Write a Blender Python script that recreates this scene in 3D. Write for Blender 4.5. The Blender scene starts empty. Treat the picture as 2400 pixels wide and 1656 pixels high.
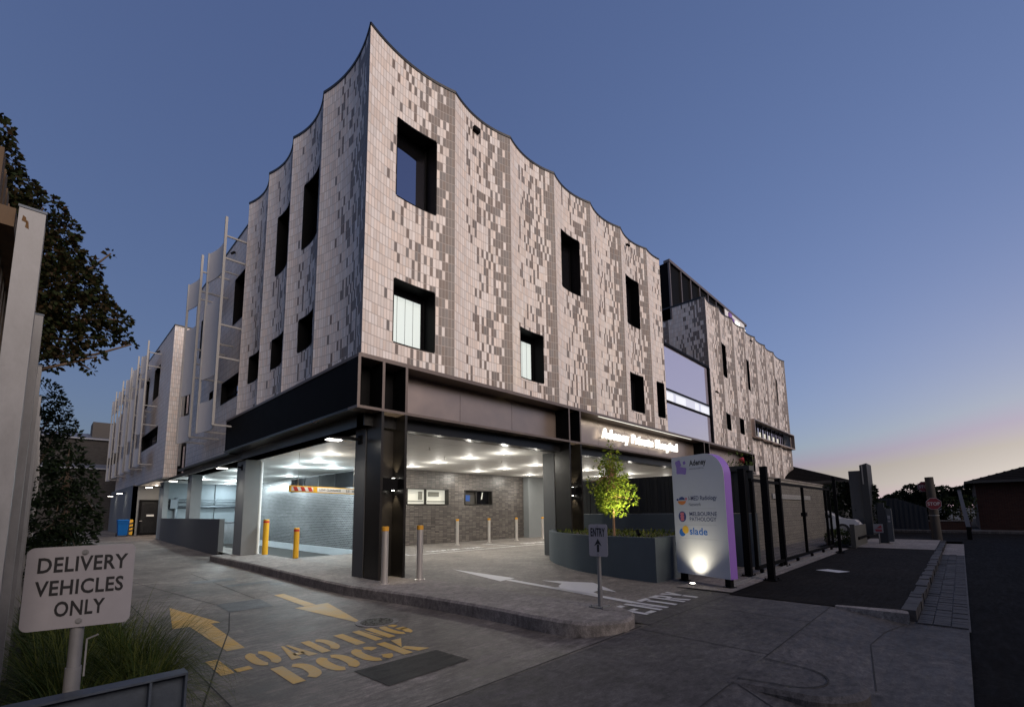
import bpy, bmesh, math, random
from mathutils import Vector, Matrix
RND = random.Random(11)
S = bpy.context.scene
COL = S.collection
PI = math.pi
# ------------------------------------------------------------------ helpers
class MB:
    """collects faces for ONE mesh"""
    def __init__(s): s.v = []; s.f = []; s.uv = []; s.mi = []; s.sm = []; s.m = 0
    def face(s, pts, uv=None, smooth=False):
        i = len(s.v); s.v += [tuple(p) for p in pts]; s.f.append(list(range(i, i + len(pts))))
        s.uv.append(uv if uv else [(0, 0)] * len(pts)); s.mi.append(s.m); s.sm.append(smooth)
    def box(s, x0, y0, z0, x1, y1, z1):
        c = [(x0,y0,z0),(x1,y0,z0),(x1,y1,z0),(x0,y1,z0),(x0,y0,z1),(x1,y0,z1),(x1,y1,z1),(x0,y1,z1)]
        s.hexa(c)
    def hexa(s, c):
        for q in ((0,3,2,1),(4,5,6,7),(0,1,5,4),(1,2,6,5),(2,3,7,6),(3,0,4,7)): s.face([c[k] for k in q])
    def bar(s, p0, p1, w, h, up=(0,0,1)):
        p0, p1 = Vector(p0), Vector(p1); d = (p1 - p0).normalized(); up = Vector(up)
        if abs(d.dot(up)) > .99: up = Vector((1,0,0)) if abs(d.x) < .9 else Vector((0,1,0))
        r = d.cross(up).normalized() * w / 2; u = r.cross(d).normalized() * h / 2
        s.hexa([p0-r-u, p0+r-u, p1+r-u, p1-r-u, p0-r+u, p0+r+u, p1+r+u, p1-r+u])
    def cyl(s, p0, p1, r0, r1=None, n=12, caps=True):
        r1 = r0 if r1 is None else r1
        p0, p1 = Vector(p0), Vector(p1); d = (p1 - p0).normalized()
        a = d.orthogonal().normalized(); b = d.cross(a)
        A = [p0 + (a*math.cos(2*PI*k/n) + b*math.sin(2*PI*k/n))*r0 for k in range(n)]
        B = [p1 + (a*math.cos(2*PI*k/n) + b*math.sin(2*PI*k/n))*r1 for k in range(n)]
        for k in range(n): s.face([A[k], A[(k+1)%n], B[(k+1)%n], B[k]], smooth=True)
        if caps: s.face(A[::-1]); s.face(B)
    def tube(s, pts, r, n=8):
        for a, b in zip(pts, pts[1:]): s.cyl(a, b, r, n=n)
    def prism(s, poly, z0, z1, bottom=True):
        """poly counter-clockwise in xy; z0/z1 numbers or functions"""
        f0 = z0 if callable(z0) else (lambda x, y: z0); f1 = z1 if callable(z1) else (lambda x, y: z1)
        A = [(x, y, f0(x, y)) for x, y in poly]; B = [(x, y, f1(x, y)) for x, y in poly]
        s.face(B)
        if bottom: s.face(A[::-1])
        n = len(poly)
        for k in range(n): s.face([A[k], A[(k+1)%n], B[(k+1)%n], B[k]])
    def ext(s, poly, fr, d):
        """poly 2d extruded through frame fr(u, v, w): w from 0 to d"""
        A = [fr(u, v, 0) for u, v in poly]; B = [fr(u, v, d) for u, v in poly]; n = len(poly)
        s.face(A[::-1]); s.face(B)
        for k in range(n): s.face([A[k], A[(k+1)%n], B[(k+1)%n], B[k]])
    def build(s, name, mats, parent=None, loc=None):
        me = bpy.data.meshes.new(name)
        L = Vector(loc) if loc else Vector((0,0,0))
        me.from_pydata([tuple(Vector(p) - L) for p in s.v], [], s.f)
        if not isinstance(mats, (list, tuple)): mats = [mats]
        for m in mats: me.materials.append(m)
        me.polygons.foreach_set('material_index', s.mi)
        me.polygons.foreach_set('use_smooth', s.sm)
        uvl = me.uv_layers.new(name='UVMap'); k = 0
        flat = []
        for u in s.uv:
            for a in u: flat += [a[0], a[1]]
        uvl.data.foreach_set('uv', flat)
        if any(s.sm):
            bm = bmesh.new(); bm.from_mesh(me); bmesh.ops.remove_doubles(bm, verts=bm.verts, dist=1e-5)
            for e in bm.edges:
                if len(e.link_faces) == 2 and e.calc_face_angle(0) > .7: e.smooth = False
            bm.to_mesh(me); bm.free()
        me.update()
        o = bpy.data.objects.new(name, me); COL.objects.link(o)
        if parent:
            o.parent = parent
            o.location = L - wloc(parent) if loc else -wloc(parent)
        else: o.location = L
        return o
def wloc(o):
    l = Vector(o.location)
    while o.parent: o = o.parent; l += Vector(o.location)
    return l
def thing(name, loc, label, cat, group=None):
    o = bpy.data.objects.new(name, None); COL.objects.link(o); o.location = loc; o.empty_display_size = .1
    o['label'] = label; o['category'] = cat
    if group: o['group'] = group
    return o
def tag(o, label, cat, group=None, kind=None):
    o['label'] = label; o['category'] = cat
    if group: o['group'] = group
    if kind: o['kind'] = kind
    return o
def struct(o): o['kind'] = 'structure'; return o
def copy_tree(root, loc, label, rot=None):
    r = root.copy(); COL.objects.link(r); r.location = loc; r['label'] = label
    if rot is not None: r.rotation_euler = rot
    for ch in list(root.children):
        c = ch.copy(); COL.objects.link(c); c.parent = r
        for g in list(ch.children):
            d = g.copy(); COL.objects.link(d); d.parent = c
    return r
_tc = {}
def text_polys(s, w=None, h=1.0, bold=.028, track=1.0):
    """built-in font as triangles/polys in a 0..w x 0..h box"""
    key = (s, bold)
    if key not in _tc:
        cu = bpy.data.curves.new('lettering', 'FONT'); cu.body = s; cu.resolution_u = 3; cu.offset = bold; cu.space_character = track
        o = bpy.data.objects.new('lettering', cu); COL.objects.link(o)
        dg = bpy.context.evaluated_depsgraph_get()
        me = bpy.data.meshes.new_from_object(o.evaluated_get(dg))
        V = [(v.co.x, v.co.y) for v in me.vertices]; P = [[V[i] for i in p.vertices] for p in me.polygons]
        bpy.data.objects.remove(o); bpy.data.curves.remove(cu); bpy.data.meshes.remove(me)
        _tc[key] = P
    P = _tc[key]
    xs = [p[0] for q in P for p in q]; ys = [p[1] for q in P for p in q]
    x0, x1, y0, y1 = min(xs), max(xs), min(ys), max(ys)
    sy = h / (y1 - y0); sx = (w / (x1 - x0)) if w else sy
    return [[((x-x0)*sx, (y-y0)*sy) for x, y in q] for q in P]
# ------------------------------------------------------------------ materials
def _mat(name):
    m = bpy.data.materials.new(name); m.use_nodes = True; nt = m.node_tree
    return m, nt, nt.nodes['Principled BSDF']
def N(nt, t, **k):
    n = nt.nodes.new(t)
    for a, v in k.items(): setattr(n, a, v)
    return n
def lk(nt, a, b): nt.links.new(a, b)
def pm(name, col, rough=.6, metal=0, var=.0, scale=4, bump=0, bscale=40, spec=None, stretch=(1,1,1), var2=0, scale2=.6, col2=None):
    """principled with noise colour variation (object-space) and bump"""
    m, nt, b = _mat(name)
    b.inputs['Base Color'].default_value = (*col, 1); b.inputs['Roughness'].default_value = rough; b.inputs['Metallic'].default_value = metal
    if spec is not None: b.inputs['Specular IOR Level'].default_value = spec
    if var or bump or var2:
        g = N(nt, 'ShaderNodeNewGeometry'); mp = N(nt, 'ShaderNodeMapping'); mp.inputs['Scale'].default_value = stretch
        lk(nt, g.outputs['Position'], mp.inputs['Vector'])
    if var or var2:
        n1 = N(nt, 'ShaderNodeTexNoise'); n1.inputs['Scale'].default_value = scale; n1.inputs['Detail'].default_value = 6; n1.inputs['Roughness'].default_value = .65
        lk(nt, mp.outputs[0], n1.inputs['Vector'])
        n2 = N(nt, 'ShaderNodeTexNoise'); n2.inputs['Scale'].default_value = scale2; n2.inputs['Detail'].default_value = 3
        lk(nt, mp.outputs[0], n2.inputs['Vector'])
        r1 = N(nt, 'ShaderNodeMapRange'); r1.inputs['From Min'].default_value = .3; r1.inputs['From Max'].default_value = .7
        r1.inputs['To Min'].default_value = 1-var; r1.inputs['To Max'].default_value = 1+var; lk(nt, n1.outputs['Fac'], r1.inputs['Value'])
        r2 = N(nt, 'ShaderNodeMapRange'); r2.inputs['From Min'].default_value = .35; r2.inputs['From Max'].default_value = .65
        r2.inputs['To Min'].default_value = 1-var2; r2.inputs['To Max'].default_value = 1+var2; lk(nt, n2.outputs['Fac'], r2.inputs['Value'])
        mu = N(nt, 'ShaderNodeMath', operation='MULTIPLY'); lk(nt, r1.outputs[0], mu.inputs[0]); lk(nt, r2.outputs[0], mu.inputs[1])
        mx = N(nt, 'ShaderNodeVectorMath', operation='SCALE'); mx.inputs[0].default_value = col; lk(nt, mu.outputs[0], mx.inputs['Scale'])
        if col2:
            mc = N(nt, 'ShaderNodeMix', data_type='RGBA'); mc.inputs['A'].default_value = (*col, 1); mc.inputs['B'].default_value = (*col2, 1)
            rr = N(nt, 'ShaderNodeMapRange'); rr.inputs['From Min'].default_value = .4; rr.inputs['From Max'].default_value = .62
            lk(nt, n1.outputs['Fac'], rr.inputs['Value']); lk(nt, rr.outputs[0], mc.inputs['Factor']); lk(nt, mc.outputs['Result'], mx.inputs[0])
        lk(nt, mx.outputs[0], b.inputs['Base Color'])
        rv = N(nt, 'ShaderNodeMath', operation='MULTIPLY_ADD'); rv.inputs[1].default_value = .15; rv.inputs[2].default_value = rough - .075
        lk(nt, n1.outputs['Fac'], rv.inputs[0]); lk(nt, rv.outputs[0], b.inputs['Roughness'])
    if bump:
        n3 = N(nt, 'ShaderNodeTexNoise'); n3.inputs['Scale'].default_value = bscale; n3.inputs['Detail'].default_value = 4
        lk(nt, mp.outputs[0], n3.inputs['Vector'])
        bp = N(nt, 'ShaderNodeBump'); bp.inputs['Strength'].default_value = bump; bp.inputs['Distance'].default_value = .02
        lk(nt, n3.outputs['Fac'], bp.inputs['Height']); lk(nt, bp.outputs[0], b.inputs['Normal'])
    return m
def emit(name, col, strength):
    m, nt, b = _mat(name)
    b.inputs['Base Color'].default_value = (*[c*.5 for c in col], 1)
    b.inputs['Emission Color'].default_value = (*col, 1); b.inputs['Emission Strength'].default_value = strength
    return m
def tile_mat(name, dark=True, light=(.66,.595,.55), drk=(.165,.138,.122), grout=(.36,.315,.285), nx=25, rh=.2527):
    m, nt, b = _mat(name); b.inputs['Roughness'].default_value = .55
    uv = N(nt, 'ShaderNodeUVMap'); sp = N(nt, 'ShaderNodeSeparateXYZ'); lk(nt, uv.outputs[0], sp.inputs[0])
    def M(op, a, bb=None):
        n = N(nt, 'ShaderNodeMath', operation=op)
        for i, q in enumerate((a, bb)):
            if q is None: continue
            if isinstance(q, (int, float)): n.inputs[i].default_value = q
            else: lk(nt, q, n.inputs[i])
        return n.outputs[0]
    cu = M('MULTIPLY', sp.outputs[0], nx); col = M('FLOOR', cu); fu = M('FRACT', cu)
    cv = M('DIVIDE', sp.outputs[1], rh); row = M('FLOOR', cv); fv = M('FRACT', cv)
    cb = N(nt, 'ShaderNodeCombineXYZ'); lk(nt, col, cb.inputs[0]); lk(nt, row, cb.inputs[1])
    w1 = N(nt, 'ShaderNodeTexWhiteNoise', noise_dimensions='3D'); lk(nt, cb.outputs[0], w1.inputs['Vector'])
    cb2 = N(nt, 'ShaderNodeCombineXYZ'); lk(nt, col, cb2.inputs[0]); lk(nt, row, cb2.inputs[1]); cb2.inputs[2].default_value = 7.3
    w2 = N(nt, 'ShaderNodeTexWhiteNoise', noise_dimensions='3D'); lk(nt, cb2.outputs[0], w2.inputs['Vector'])
    # base tone: light / dark chosen per tile, more dark ones towards the ridge of each scallop
    t = M('FRACT', M('DIVIDE', M('ADD', col, .5), nx))
    ramp = N(nt, 'ShaderNodeValToRGB'); e = ramp.color_ramp.elements
    pts = [(0, 0), (.2, 0), (.27, .13), (.42, .2), (.55, .33), (.72, .48), (.84, .7), (.91, .93), (.95, 1)]
    e[0].position = 0; e[0].color = (0,0,0,1); e[1].position = 1; e[1].color = (1,1,1,1)
    for q, v in pts[1:]:
        k = e.new(q); k.color = (v, v, v, 1)
    lk(nt, t, ramp.inputs[0])
    cb3 = N(nt, 'ShaderNodeCombineXYZ'); lk(nt, col, cb3.inputs[0]); cb3.inputs[2].default_value = 3.1
    lk(nt, M('FLOOR', M('DIVIDE', M('ADD', row, M('MODULO', col, 2)), 2)), cb3.inputs[1])
    w3 = N(nt, 'ShaderNodeTexWhiteNoise', noise_dimensions='3D'); lk(nt, cb3.outputs[0], w3.inputs['Vector'])
    par = M('MODULO', M('ADD', col, row), 2)
    pr_ = M('ADD', M('MULTIPLY', par, M('MINIMUM', M('MULTIPLY', ramp.outputs[0], 1.3), 1.0)), M('MULTIPLY', M('SUBTRACT', 1.0, par), M('POWER', ramp.outputs[0], 1.5)))
    isd = M('MAXIMUM', M('LESS_THAN', w1.outputs['Value'], M('MULTIPLY', pr_, .55)), M('MAXIMUM', M('LESS_THAN', w3.outputs['Value'], M('MULTIPLY', pr_, .55)), M('GREATER_THAN', ramp.outputs[0], .96))) if dark else M('LESS_THAN', w1.outputs['Value'], -1.0)
    mc = N(nt, 'ShaderNodeMix', data_type='RGBA'); mc.inputs['A'].default_value = (*light, 1); mc.inputs['B'].default_value = (*drk, 1); lk(nt, isd, mc.inputs['Factor'])
    vv = M('MULTIPLY_ADD', w2.outputs['Value'], .22); nt.nodes[-1].inputs[2].default_value = .89
    sc = N(nt, 'ShaderNodeVectorMath', operation='SCALE'); lk(nt, mc.outputs['Result'], sc.inputs[0]); lk(nt, vv, sc.inputs['Scale'])
    # hue drift between pink and grey tiles
    hs = N(nt, 'ShaderNodeHueSaturation'); lk(nt, sc.outputs[0], hs.inputs['Color'])
    sat = M('MULTIPLY_ADD', w2.outputs['Color'], .8); nt.nodes[-1].inputs[2].default_value = .6
    spc = N(nt, 'ShaderNodeSeparateColor'); lk(nt, w2.outputs['Color'], spc.inputs[0])
    sat = M('MULTIPLY_ADD', spc.outputs[1], .9); nt.nodes[-1].inputs[2].default_value = .55
    lk(nt, sat, hs.inputs['Saturation'])
    gx = M('ADD', M('LESS_THAN', fu, .06), M('GREATER_THAN', fu, .94)); gy = M('ADD', M('LESS_THAN', fv, .03), M('GREATER_THAN', fv, .97))
    gm = M('MINIMUM', M('ADD', gx, gy), 1.0)
    mg = N(nt, 'ShaderNodeMix', data_type='RGBA'); lk(nt, hs.outputs[0], mg.inputs['A']); mg.inputs['B'].default_value = (*grout, 1); lk(nt, gm, mg.inputs['Factor'])
    lk(nt, mg.outputs['Result'], b.inputs['Base Color'])
    bp = N(nt, 'ShaderNodeBump'); bp.inputs['Strength'].default_value = .5; bp.inputs['Distance'].default_value = .006
    lk(nt, M('SUBTRACT', 1.0, gm), bp.inputs['Height']); lk(nt, bp.outputs[0], b.inputs['Normal'])
    return m
def brick_mat(name, c1, c2, mort, bw=.23, bh=.078, rough=.45, off=0.0, ms=.012, spec=.5):
    m, nt, b = _mat(name)
    uv = N(nt, 'ShaderNodeUVMap'); bt = N(nt, 'ShaderNodeTexBrick'); bt.offset = off; bt.squash = 1
    lk(nt, uv.outputs[0], bt.inputs['Vector']); bt.inputs['Scale'].default_value = 1
    bt.inputs['Brick Width'].default_value = bw; bt.inputs['Row Height'].default_value = bh; bt.inputs['Mortar Size'].default_value = ms / 2
    bt.inputs['Mortar Smooth'].default_value = .1; bt.inputs['Bias'].default_value = 0
    bt.inputs['Color1'].default_value = (*c1, 1); bt.inputs['Color2'].default_value = (*c2, 1); bt.inputs['Mortar'].default_value = (*mort, 1)
    ns = N(nt, 'ShaderNodeTexNoise'); ns.inputs['Scale'].default_value = 30; lk(nt, uv.outputs[0], ns.inputs['Vector'])
    mr = N(nt, 'ShaderNodeMapRange'); mr.inputs['To Min'].default_value = .75; mr.inputs['To Max'].default_value = 1.25; lk(nt, ns.outputs['Fac'], mr.inputs['Value'])
    sc = N(nt, 'ShaderNodeVectorMath', operation='SCALE'); lk(nt, bt.outputs['Color'], sc.inputs[0]); lk(nt, mr.outputs[0], sc.inputs['Scale'])
    lk(nt, sc.outputs[0], b.inputs['Base Color']); b.inputs['Roughness'].default_value = rough; b.inputs['Specular IOR Level'].default_value = spec
    bp = N(nt, 'ShaderNodeBump'); bp.inputs['Strength'].default_value = .6; bp.inputs['Distance'].default_value = .006; bp.invert = True
    lk(nt, bt.outputs['Fac'], bp.inputs['Height']); lk(nt, bp.outputs[0], b.inputs['Normal'])
    return m
def leaf_mat(name, c1, c2, trans=.25):
    m, nt, b = _mat(name)
    oi = N(nt, 'ShaderNodeUVMap'); sp = N(nt, 'ShaderNodeSeparateXYZ'); lk(nt, oi.outputs[0], sp.inputs[0])
    mc = N(nt, 'ShaderNodeMix', data_type='RGBA'); mc.inputs['A'].default_value = (*c1, 1); mc.inputs['B'].default_value = (*c2, 1); lk(nt, sp.outputs[0], mc.inputs['Factor'])
    lk(nt, mc.outputs['Result'], b.inputs['Base Color']); b.inputs['Roughness'].default_value = .65; b.inputs['Specular IOR Level'].default_value = .15
    tr = N(nt, 'ShaderNodeBsdfTranslucent'); lk(nt, mc.outputs['Result'], tr.inputs['Color'])
    ms = N(nt, 'ShaderNodeMixShader'); ms.inputs[0].default_value = trans
    out = nt.nodes['Material Output']; lk(nt, b.outputs[0], ms.inputs[1]); lk(nt, tr.outputs[0], ms.inputs[2]); lk(nt, ms.outputs[0], out.inputs['Surface'])
    return m
def concrete_mat(name, col, rough=.75, streak=.25, wear=.3, bump=.25, spec=.22):
    """broomed, stained slab: fine grain, long streaks and large stains"""
    m, nt, b = _mat(name); g = N(nt, 'ShaderNodeNewGeometry')
    def noise(scale, st, det=5):
        mp = N(nt, 'ShaderNodeMapping'); mp.inputs['Scale'].default_value = st; lk(nt, g.outputs['Position'], mp.inputs['Vector'])
        n = N(nt, 'ShaderNodeTexNoise'); n.inputs['Scale'].default_value = scale; n.inputs['Detail'].default_value = det; n.inputs['Roughness'].default_value = .6; n.inputs['Distortion'].default_value = .3
        lk(nt, mp.outputs[0], n.inputs['Vector']); return n.outputs['Fac']
    def rng(s, a, bb, lo, hi):
        r = N(nt, 'ShaderNodeMapRange'); r.inputs['From Min'].default_value = lo; r.inputs['From Max'].default_value = hi; r.inputs['To Min'].default_value = a; r.inputs['To Max'].default_value = bb
        lk(nt, s, r.inputs['Value']); return r.outputs[0]
    def mul(a, c):
        n = N(nt, 'ShaderNodeMath', operation='MULTIPLY'); lk(nt, a, n.inputs[0]); lk(nt, c, n.inputs[1]); return n.outputs[0]
    b.inputs['Specular IOR Level'].default_value = spec
    grit = noise(11, (1,1.6,1), 9); spots = noise(5.5, (1,1,1), 2)
    fine = noise(60, (1,1,1), 3); st = noise(2.2, (1.1,7,1), 6); big = noise(.55, (1,1,1), 4); mid = noise(3.5, (1,1,1), 6)
    v = mul(mul(mul(rng(fine, .72, 1.28, .3, .7), mul(rng(grit, .74, 1.26, .36, .64), rng(spots, 1.0, .62, .64, .76))), rng(st, 1-streak, 1+streak, .38, .64)), mul(rng(big, 1-wear, 1+wear, .36, .66), rng(mid, .80, 1.20, .36, .66)))
    sc = N(nt, 'ShaderNodeVectorMath', operation='SCALE'); sc.inputs[0].default_value = col; lk(nt, v, sc.inputs['Scale'])
    lk(nt, sc.outputs[0], b.inputs['Base Color']); lk(nt, rng(st, rough-.12, rough+.1, .3, .7), b.inputs['Roughness'])
    bp = N(nt, 'ShaderNodeBump'); bp.inputs['Strength'].default_value = bump; bp.inputs['Distance'].default_value = .01; lk(nt, mul(fine, st), bp.inputs['Height']); lk(nt, bp.outputs[0], b.inputs['Normal'])
    return m
def worn_paint(name, col, under, amount=.35, rough=.6):
    m, nt, b = _mat(name); g = N(nt, 'ShaderNodeNewGeometry')
    mp = N(nt, 'ShaderNodeMapping'); mp.inputs['Scale'].default_value = (3, 22, 1); lk(nt, g.outputs['Position'], mp.inputs['Vector'])
    n = N(nt, 'ShaderNodeTexNoise'); n.inputs['Scale'].default_value = 1.6; n.inputs['Detail'].default_value = 8; n.inputs['Roughness'].default_value = .7; lk(nt, mp.outputs[0], n.inputs['Vector'])
    n2 = N(nt, 'ShaderNodeTexNoise'); n2.inputs['Scale'].default_value = 2.5; n2.inputs['Detail'].default_value = 3; lk(nt, g.outputs['Position'], n2.inputs['Vector'])
    ad = N(nt, 'ShaderNodeMath', operation='MULTIPLY_ADD'); ad.inputs[1].default_value = .6; lk(nt, n2.outputs['Fac'], ad.inputs[0]); lk(nt, n.outputs['Fac'], ad.inputs[2])
    r = N(nt, 'ShaderNodeMapRange'); r.inputs['From Min'].default_value = .95 - amount*.4; r.inputs['From Max'].default_value = 1.15 - amount*.3; r.inputs['To Max'].default_value = .8
    lk(nt, ad.outputs[0], r.inputs['Value'])
    mc = N(nt, 'ShaderNodeMix', data_type='RGBA'); mc.inputs['A'].default_value = (*col, 1); mc.inputs['B'].default_value = (*under, 1); lk(nt, r.outputs[0], mc.inputs['Factor'])
    lk(nt, mc.outputs['Result'], b.inputs['Base Color']); b.inputs['Roughness'].default_value = rough
    return m
def panel_mat(name, col, w, h, joint=(.02,.02,.02), ms=.006, rough=.6):
    m, nt, b = _mat(name); uv = N(nt, 'ShaderNodeUVMap'); bt = N(nt, 'ShaderNodeTexBrick'); bt.offset = .5
    lk(nt, uv.outputs[0], bt.inputs['Vector']); bt.inputs['Scale'].default_value = 1; bt.inputs['Brick Width'].default_value = w; bt.inputs['Row Height'].default_value = h
    bt.inputs['Mortar Size'].default_value = ms; bt.inputs['Mortar Smooth'].default_value = 0
    bt.inputs['Color1'].default_value = (*col, 1); bt.inputs['Color2'].default_value = (*[c*.97 for c in col], 1); bt.inputs['Mortar'].default_value = (*joint, 1)
    lk(nt, bt.outputs['Color'], b.inputs['Base Color']); b.inputs['Roughness'].default_value = rough
    return m
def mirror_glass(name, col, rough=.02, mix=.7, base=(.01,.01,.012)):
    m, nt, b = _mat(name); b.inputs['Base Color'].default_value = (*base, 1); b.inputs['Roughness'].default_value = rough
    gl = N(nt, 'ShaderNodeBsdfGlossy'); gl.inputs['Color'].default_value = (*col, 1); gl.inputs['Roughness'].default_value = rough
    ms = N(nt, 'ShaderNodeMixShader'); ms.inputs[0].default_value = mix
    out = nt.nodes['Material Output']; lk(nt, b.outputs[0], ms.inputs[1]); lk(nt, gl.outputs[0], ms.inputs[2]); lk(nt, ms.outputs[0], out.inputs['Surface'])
    return m

T_FRONT = tile_mat('scalloped_tile')
T_WIDE = tile_mat('scalloped_tile_wide', nx=30)
T_PLAIN = tile_mat('plain_tile', dark=False, grout=(.30,.27,.26))
BRICK = brick_mat('dark_glazed_brick', (.048,.040,.037), (.135,.116,.104), (.014,.013,.013), rough=.36, spec=.7, ms=.014)
BRICK2 = brick_mat('grey_glazed_brick', (.030,.032,.034), (.105,.108,.112), (.26,.265,.265), rough=.3, off=.5, spec=.7, ms=.02)
BLACK = pm('black_powdercoat', (.006,.006,.0065), .6, var=.1, scale=3, spec=.04)
BLACK_G = pm('black_satin_metal', (.010,.010,.010), .30, .0, var=.1, scale=2, spec=.5)
BRONZE = pm('dark_bronze_metal', (.017,.015,.013), .34, .15, var=.12, scale=2)
BRONZE_L = pm('bronze_fascia_panel', (.40,.32,.275), .33, .75, var=.06, scale=1.5)
BRONZE_E = pm('bronze_edge', (.15,.12,.105), .4, .35, var=.08, scale=3)
FRAME = pm('window_black', (.004,.004,.0045), .5, spec=.06)
TRIM = pm('parapet_metal', (.012,.012,.014), .5)
CONC_LANE = concrete_mat('lane_concrete', (.135,.120,.108), .62, streak=.36, wear=.35)
CONC_KERB = concrete_mat('kerb_concrete', (.19,.172,.16), .8, streak=.1, wear=.15)
CONC_X = concrete_mat('crossover_concrete', (.068,.063,.061), .7, streak=.2, wear=.2)
CONC_DRV = concrete_mat('drive_pavement', (.135,.122,.112), .7, streak=.18, wear=.2)
ASPH = concrete_mat('asphalt', (.0125,.011,.010), .85, streak=.1, wear=.2, bump=.5, spec=.05)
ROAD = concrete_mat('road_asphalt', (.0075,.0068,.0066), .85, streak=.1, wear=.2, bump=.5, spec=.04)
GROUND = pm('ground_soil', (.02,.02,.018), .9, var=.3, scale=.5)
JOINT = pm('joint_black', (.018,.017,.017), .9)
PATCH = concrete_mat('bitumen_patch', (.022,.021,.020), .7, bump=.4)
RENDER = pm('grey_render', (.16,.17,.175), .75, var=.07, scale=1.2, bump=.08, bscale=90)
RENDER_D = pm('dark_grey_render', (.06,.062,.064), .7, var=.1, scale=1.2, bump=.1, bscale=60)
RENDER_B = pm('pale_grey_paint', (.42,.45,.47), .7, var=.06, scale=.8)
PLANTER = pm('blue_grey_render', (.050,.064,.076), .75, var=.13, scale=1.5, bump=.12, bscale=50, stretch=(1,1,.4))
CEIL = panel_mat('ceiling_sheet', (.84,.83,.80), 3.6, 1.35, joint=(.25,.25,.24), ms=.006)
WHITE = pm('white_paint', (.75,.75,.74), .5, var=.03)
SCREEN = pm('white_perforated_screen', (.52,.50,.49), .6, .0, var=.04, scale=6)
STEELW = pm('white_steel', (.25,.245,.24), .5, var=.04)
GALV = pm('galvanised_steel', (.19,.19,.195), .5, .25, var=.2, scale=9, bump=.05, bscale=60, stretch=(1,1,.4), var2=.15)
GALV_B = pm('blue_galvanised_steel', (.065,.08,.105), .5, .4, var=.22, scale=8, bump=.06, bscale=50)
STAIN = pm('stainless_steel', (.62,.59,.56), .30, .65, var=.06, scale=30, stretch=(1,1,.05))
YEL = pm('yellow_paint', (.72,.40,.02), .45, var=.05)
RED = pm('red_paint', (.52,.03,.02), .5)
ORANGE = pm('orange_band', (.55,.27,.02), .5)
YLINE = worn_paint('yellow_road_paint', (.50,.285,.022), (.36,.29,.16), .62)
WLINE = worn_paint('white_road_paint', (.46,.46,.47), (.30,.29,.28), .15)
SIGNW = pm('sign_white', (.28,.27,.29), .55, var=.04, scale=14)
INK = pm('sign_ink', (.010,.010,.012), .6)
TIMBER = pm('timber_paling', (.13,.082,.045), .8, var=.3, scale=5, bump=.2, bscale=25, stretch=(1,1,.12))
BARK = pm('bark', (.10,.07,.05), .85, var=.3, scale=14, bump=.4, bscale=30, stretch=(1,1,.3))
POLE = pm('timber_pole', (.040,.034,.028), .85, var=.35, scale=7, bump=.3, bscale=25, stretch=(1,1,.2))
SOIL = pm('bark_mulch', (.022,.015,.011), .95, var=.5, scale=25, bump=.6, bscale=40)
LEAF_M = leaf_mat('maple_leaf', (.016,.026,.008), (.035,.020,.009))
LEAF_G = leaf_mat('dark_leaf', (.004,.009,.0035), (.010,.019,.006), .1)
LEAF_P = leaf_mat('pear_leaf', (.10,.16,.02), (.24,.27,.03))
GRASS = leaf_mat('grass_blade', (.03,.055,.012), (.13,.14,.03), .3)
GLASS_SKY = mirror_glass('sky_painted_glass', (1,.96,1), mix=.5, base=(.50,.46,.56))  # half mirror; the pale lavender base paints in the bright sky reflection
GLASS_DK = mirror_glass('dark_glass', (.5,.5,.55), mix=.06, base=(.006,.006,.008))
GLASS_MID = mirror_glass('tinted_glass', (.85,.80,.92), mix=.55)
BLIND = emit('lit_blind', (.86,.97,.94), .46)
LIT_ROOM = emit('lit_room', (.95,.93,.80), .45)
LIT_CW = emit('lit_corridor', (.88,.92,1.0), .62)
LAMP_W = emit('lamp_lens_warm', (1,.95,.85), 14)
LAMP_C = emit('lamp_lens_cool', (.92,1,1), 14)
SIGN_LIT = emit('lit_letter', (1,.97,.88), 1.5)
LED = emit('led_strip', (1,.97,.85), 1.1)
PURPLE = pm('purple_paint', (.23,.12,.42), .45)
BLUEBIN = pm('blue_bin_plastic', (.004,.10,.34), .6, spec=.15)
CLAD = pm('black_timber_cladding', (.010,.011,.011), .7, var=.3, scale=3, stretch=(1,1,.2))
BLOCK = brick_mat('concrete_block', (.17,.16,.145), (.21,.195,.175), (.09,.085,.08), bw=.6, bh=.2, rough=.85, off=.5, spec=.2)
HBRICK = brick_mat('red_brick', (.030,.011,.008), (.045,.017,.011), (.05,.045,.04), bw=.24, bh=.086, rough=.8, off=.5, spec=.2)
RTILE = pm('roof_tile', (.010,.009,.009), .9, var=.25, scale=6, spec=.05)
DARKM = pm('dark_metal_sheet', (.008,.010,.014), .6, var=.15, scale=2)
STONE = pm('bluestone', (.034,.031,.030), .75, var=.3, scale=9, bump=.5, bscale=14, var2=.25, scale2=2.5)
METROOF = pm('metal_roof', (.14,.15,.18), .5, .3, var=.1, scale=2)

# ------------------------------------------------------------------ camera
cam = bpy.data.cameras.new('camera'); co = bpy.data.objects.new('camera', cam); COL.objects.link(co)
F = Vector((0.70881112, 0.69462068, 0.12283694)); Rr = Vector((0.7008562, -0.71321671, -0.01106824)); U = Vector((-0.07992113, -0.09393632, 0.99236514))
mw = Matrix(((Rr.x, U.x, -F.x, -4.60426), (Rr.y, U.y, -F.y, -8.91517), (Rr.z, U.z, -F.z, 1.55), (0, 0, 0, 1)))
co.matrix_world = mw
cam.sensor_width = 36; cam.lens = 1072.55069/2400*36; cam.shift_x = (1200-1190.8172)/2400; cam.shift_y = (1065.3679-828)/2400
cam.clip_start = .05; cam.clip_end = 3000
S.camera = co
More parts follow.
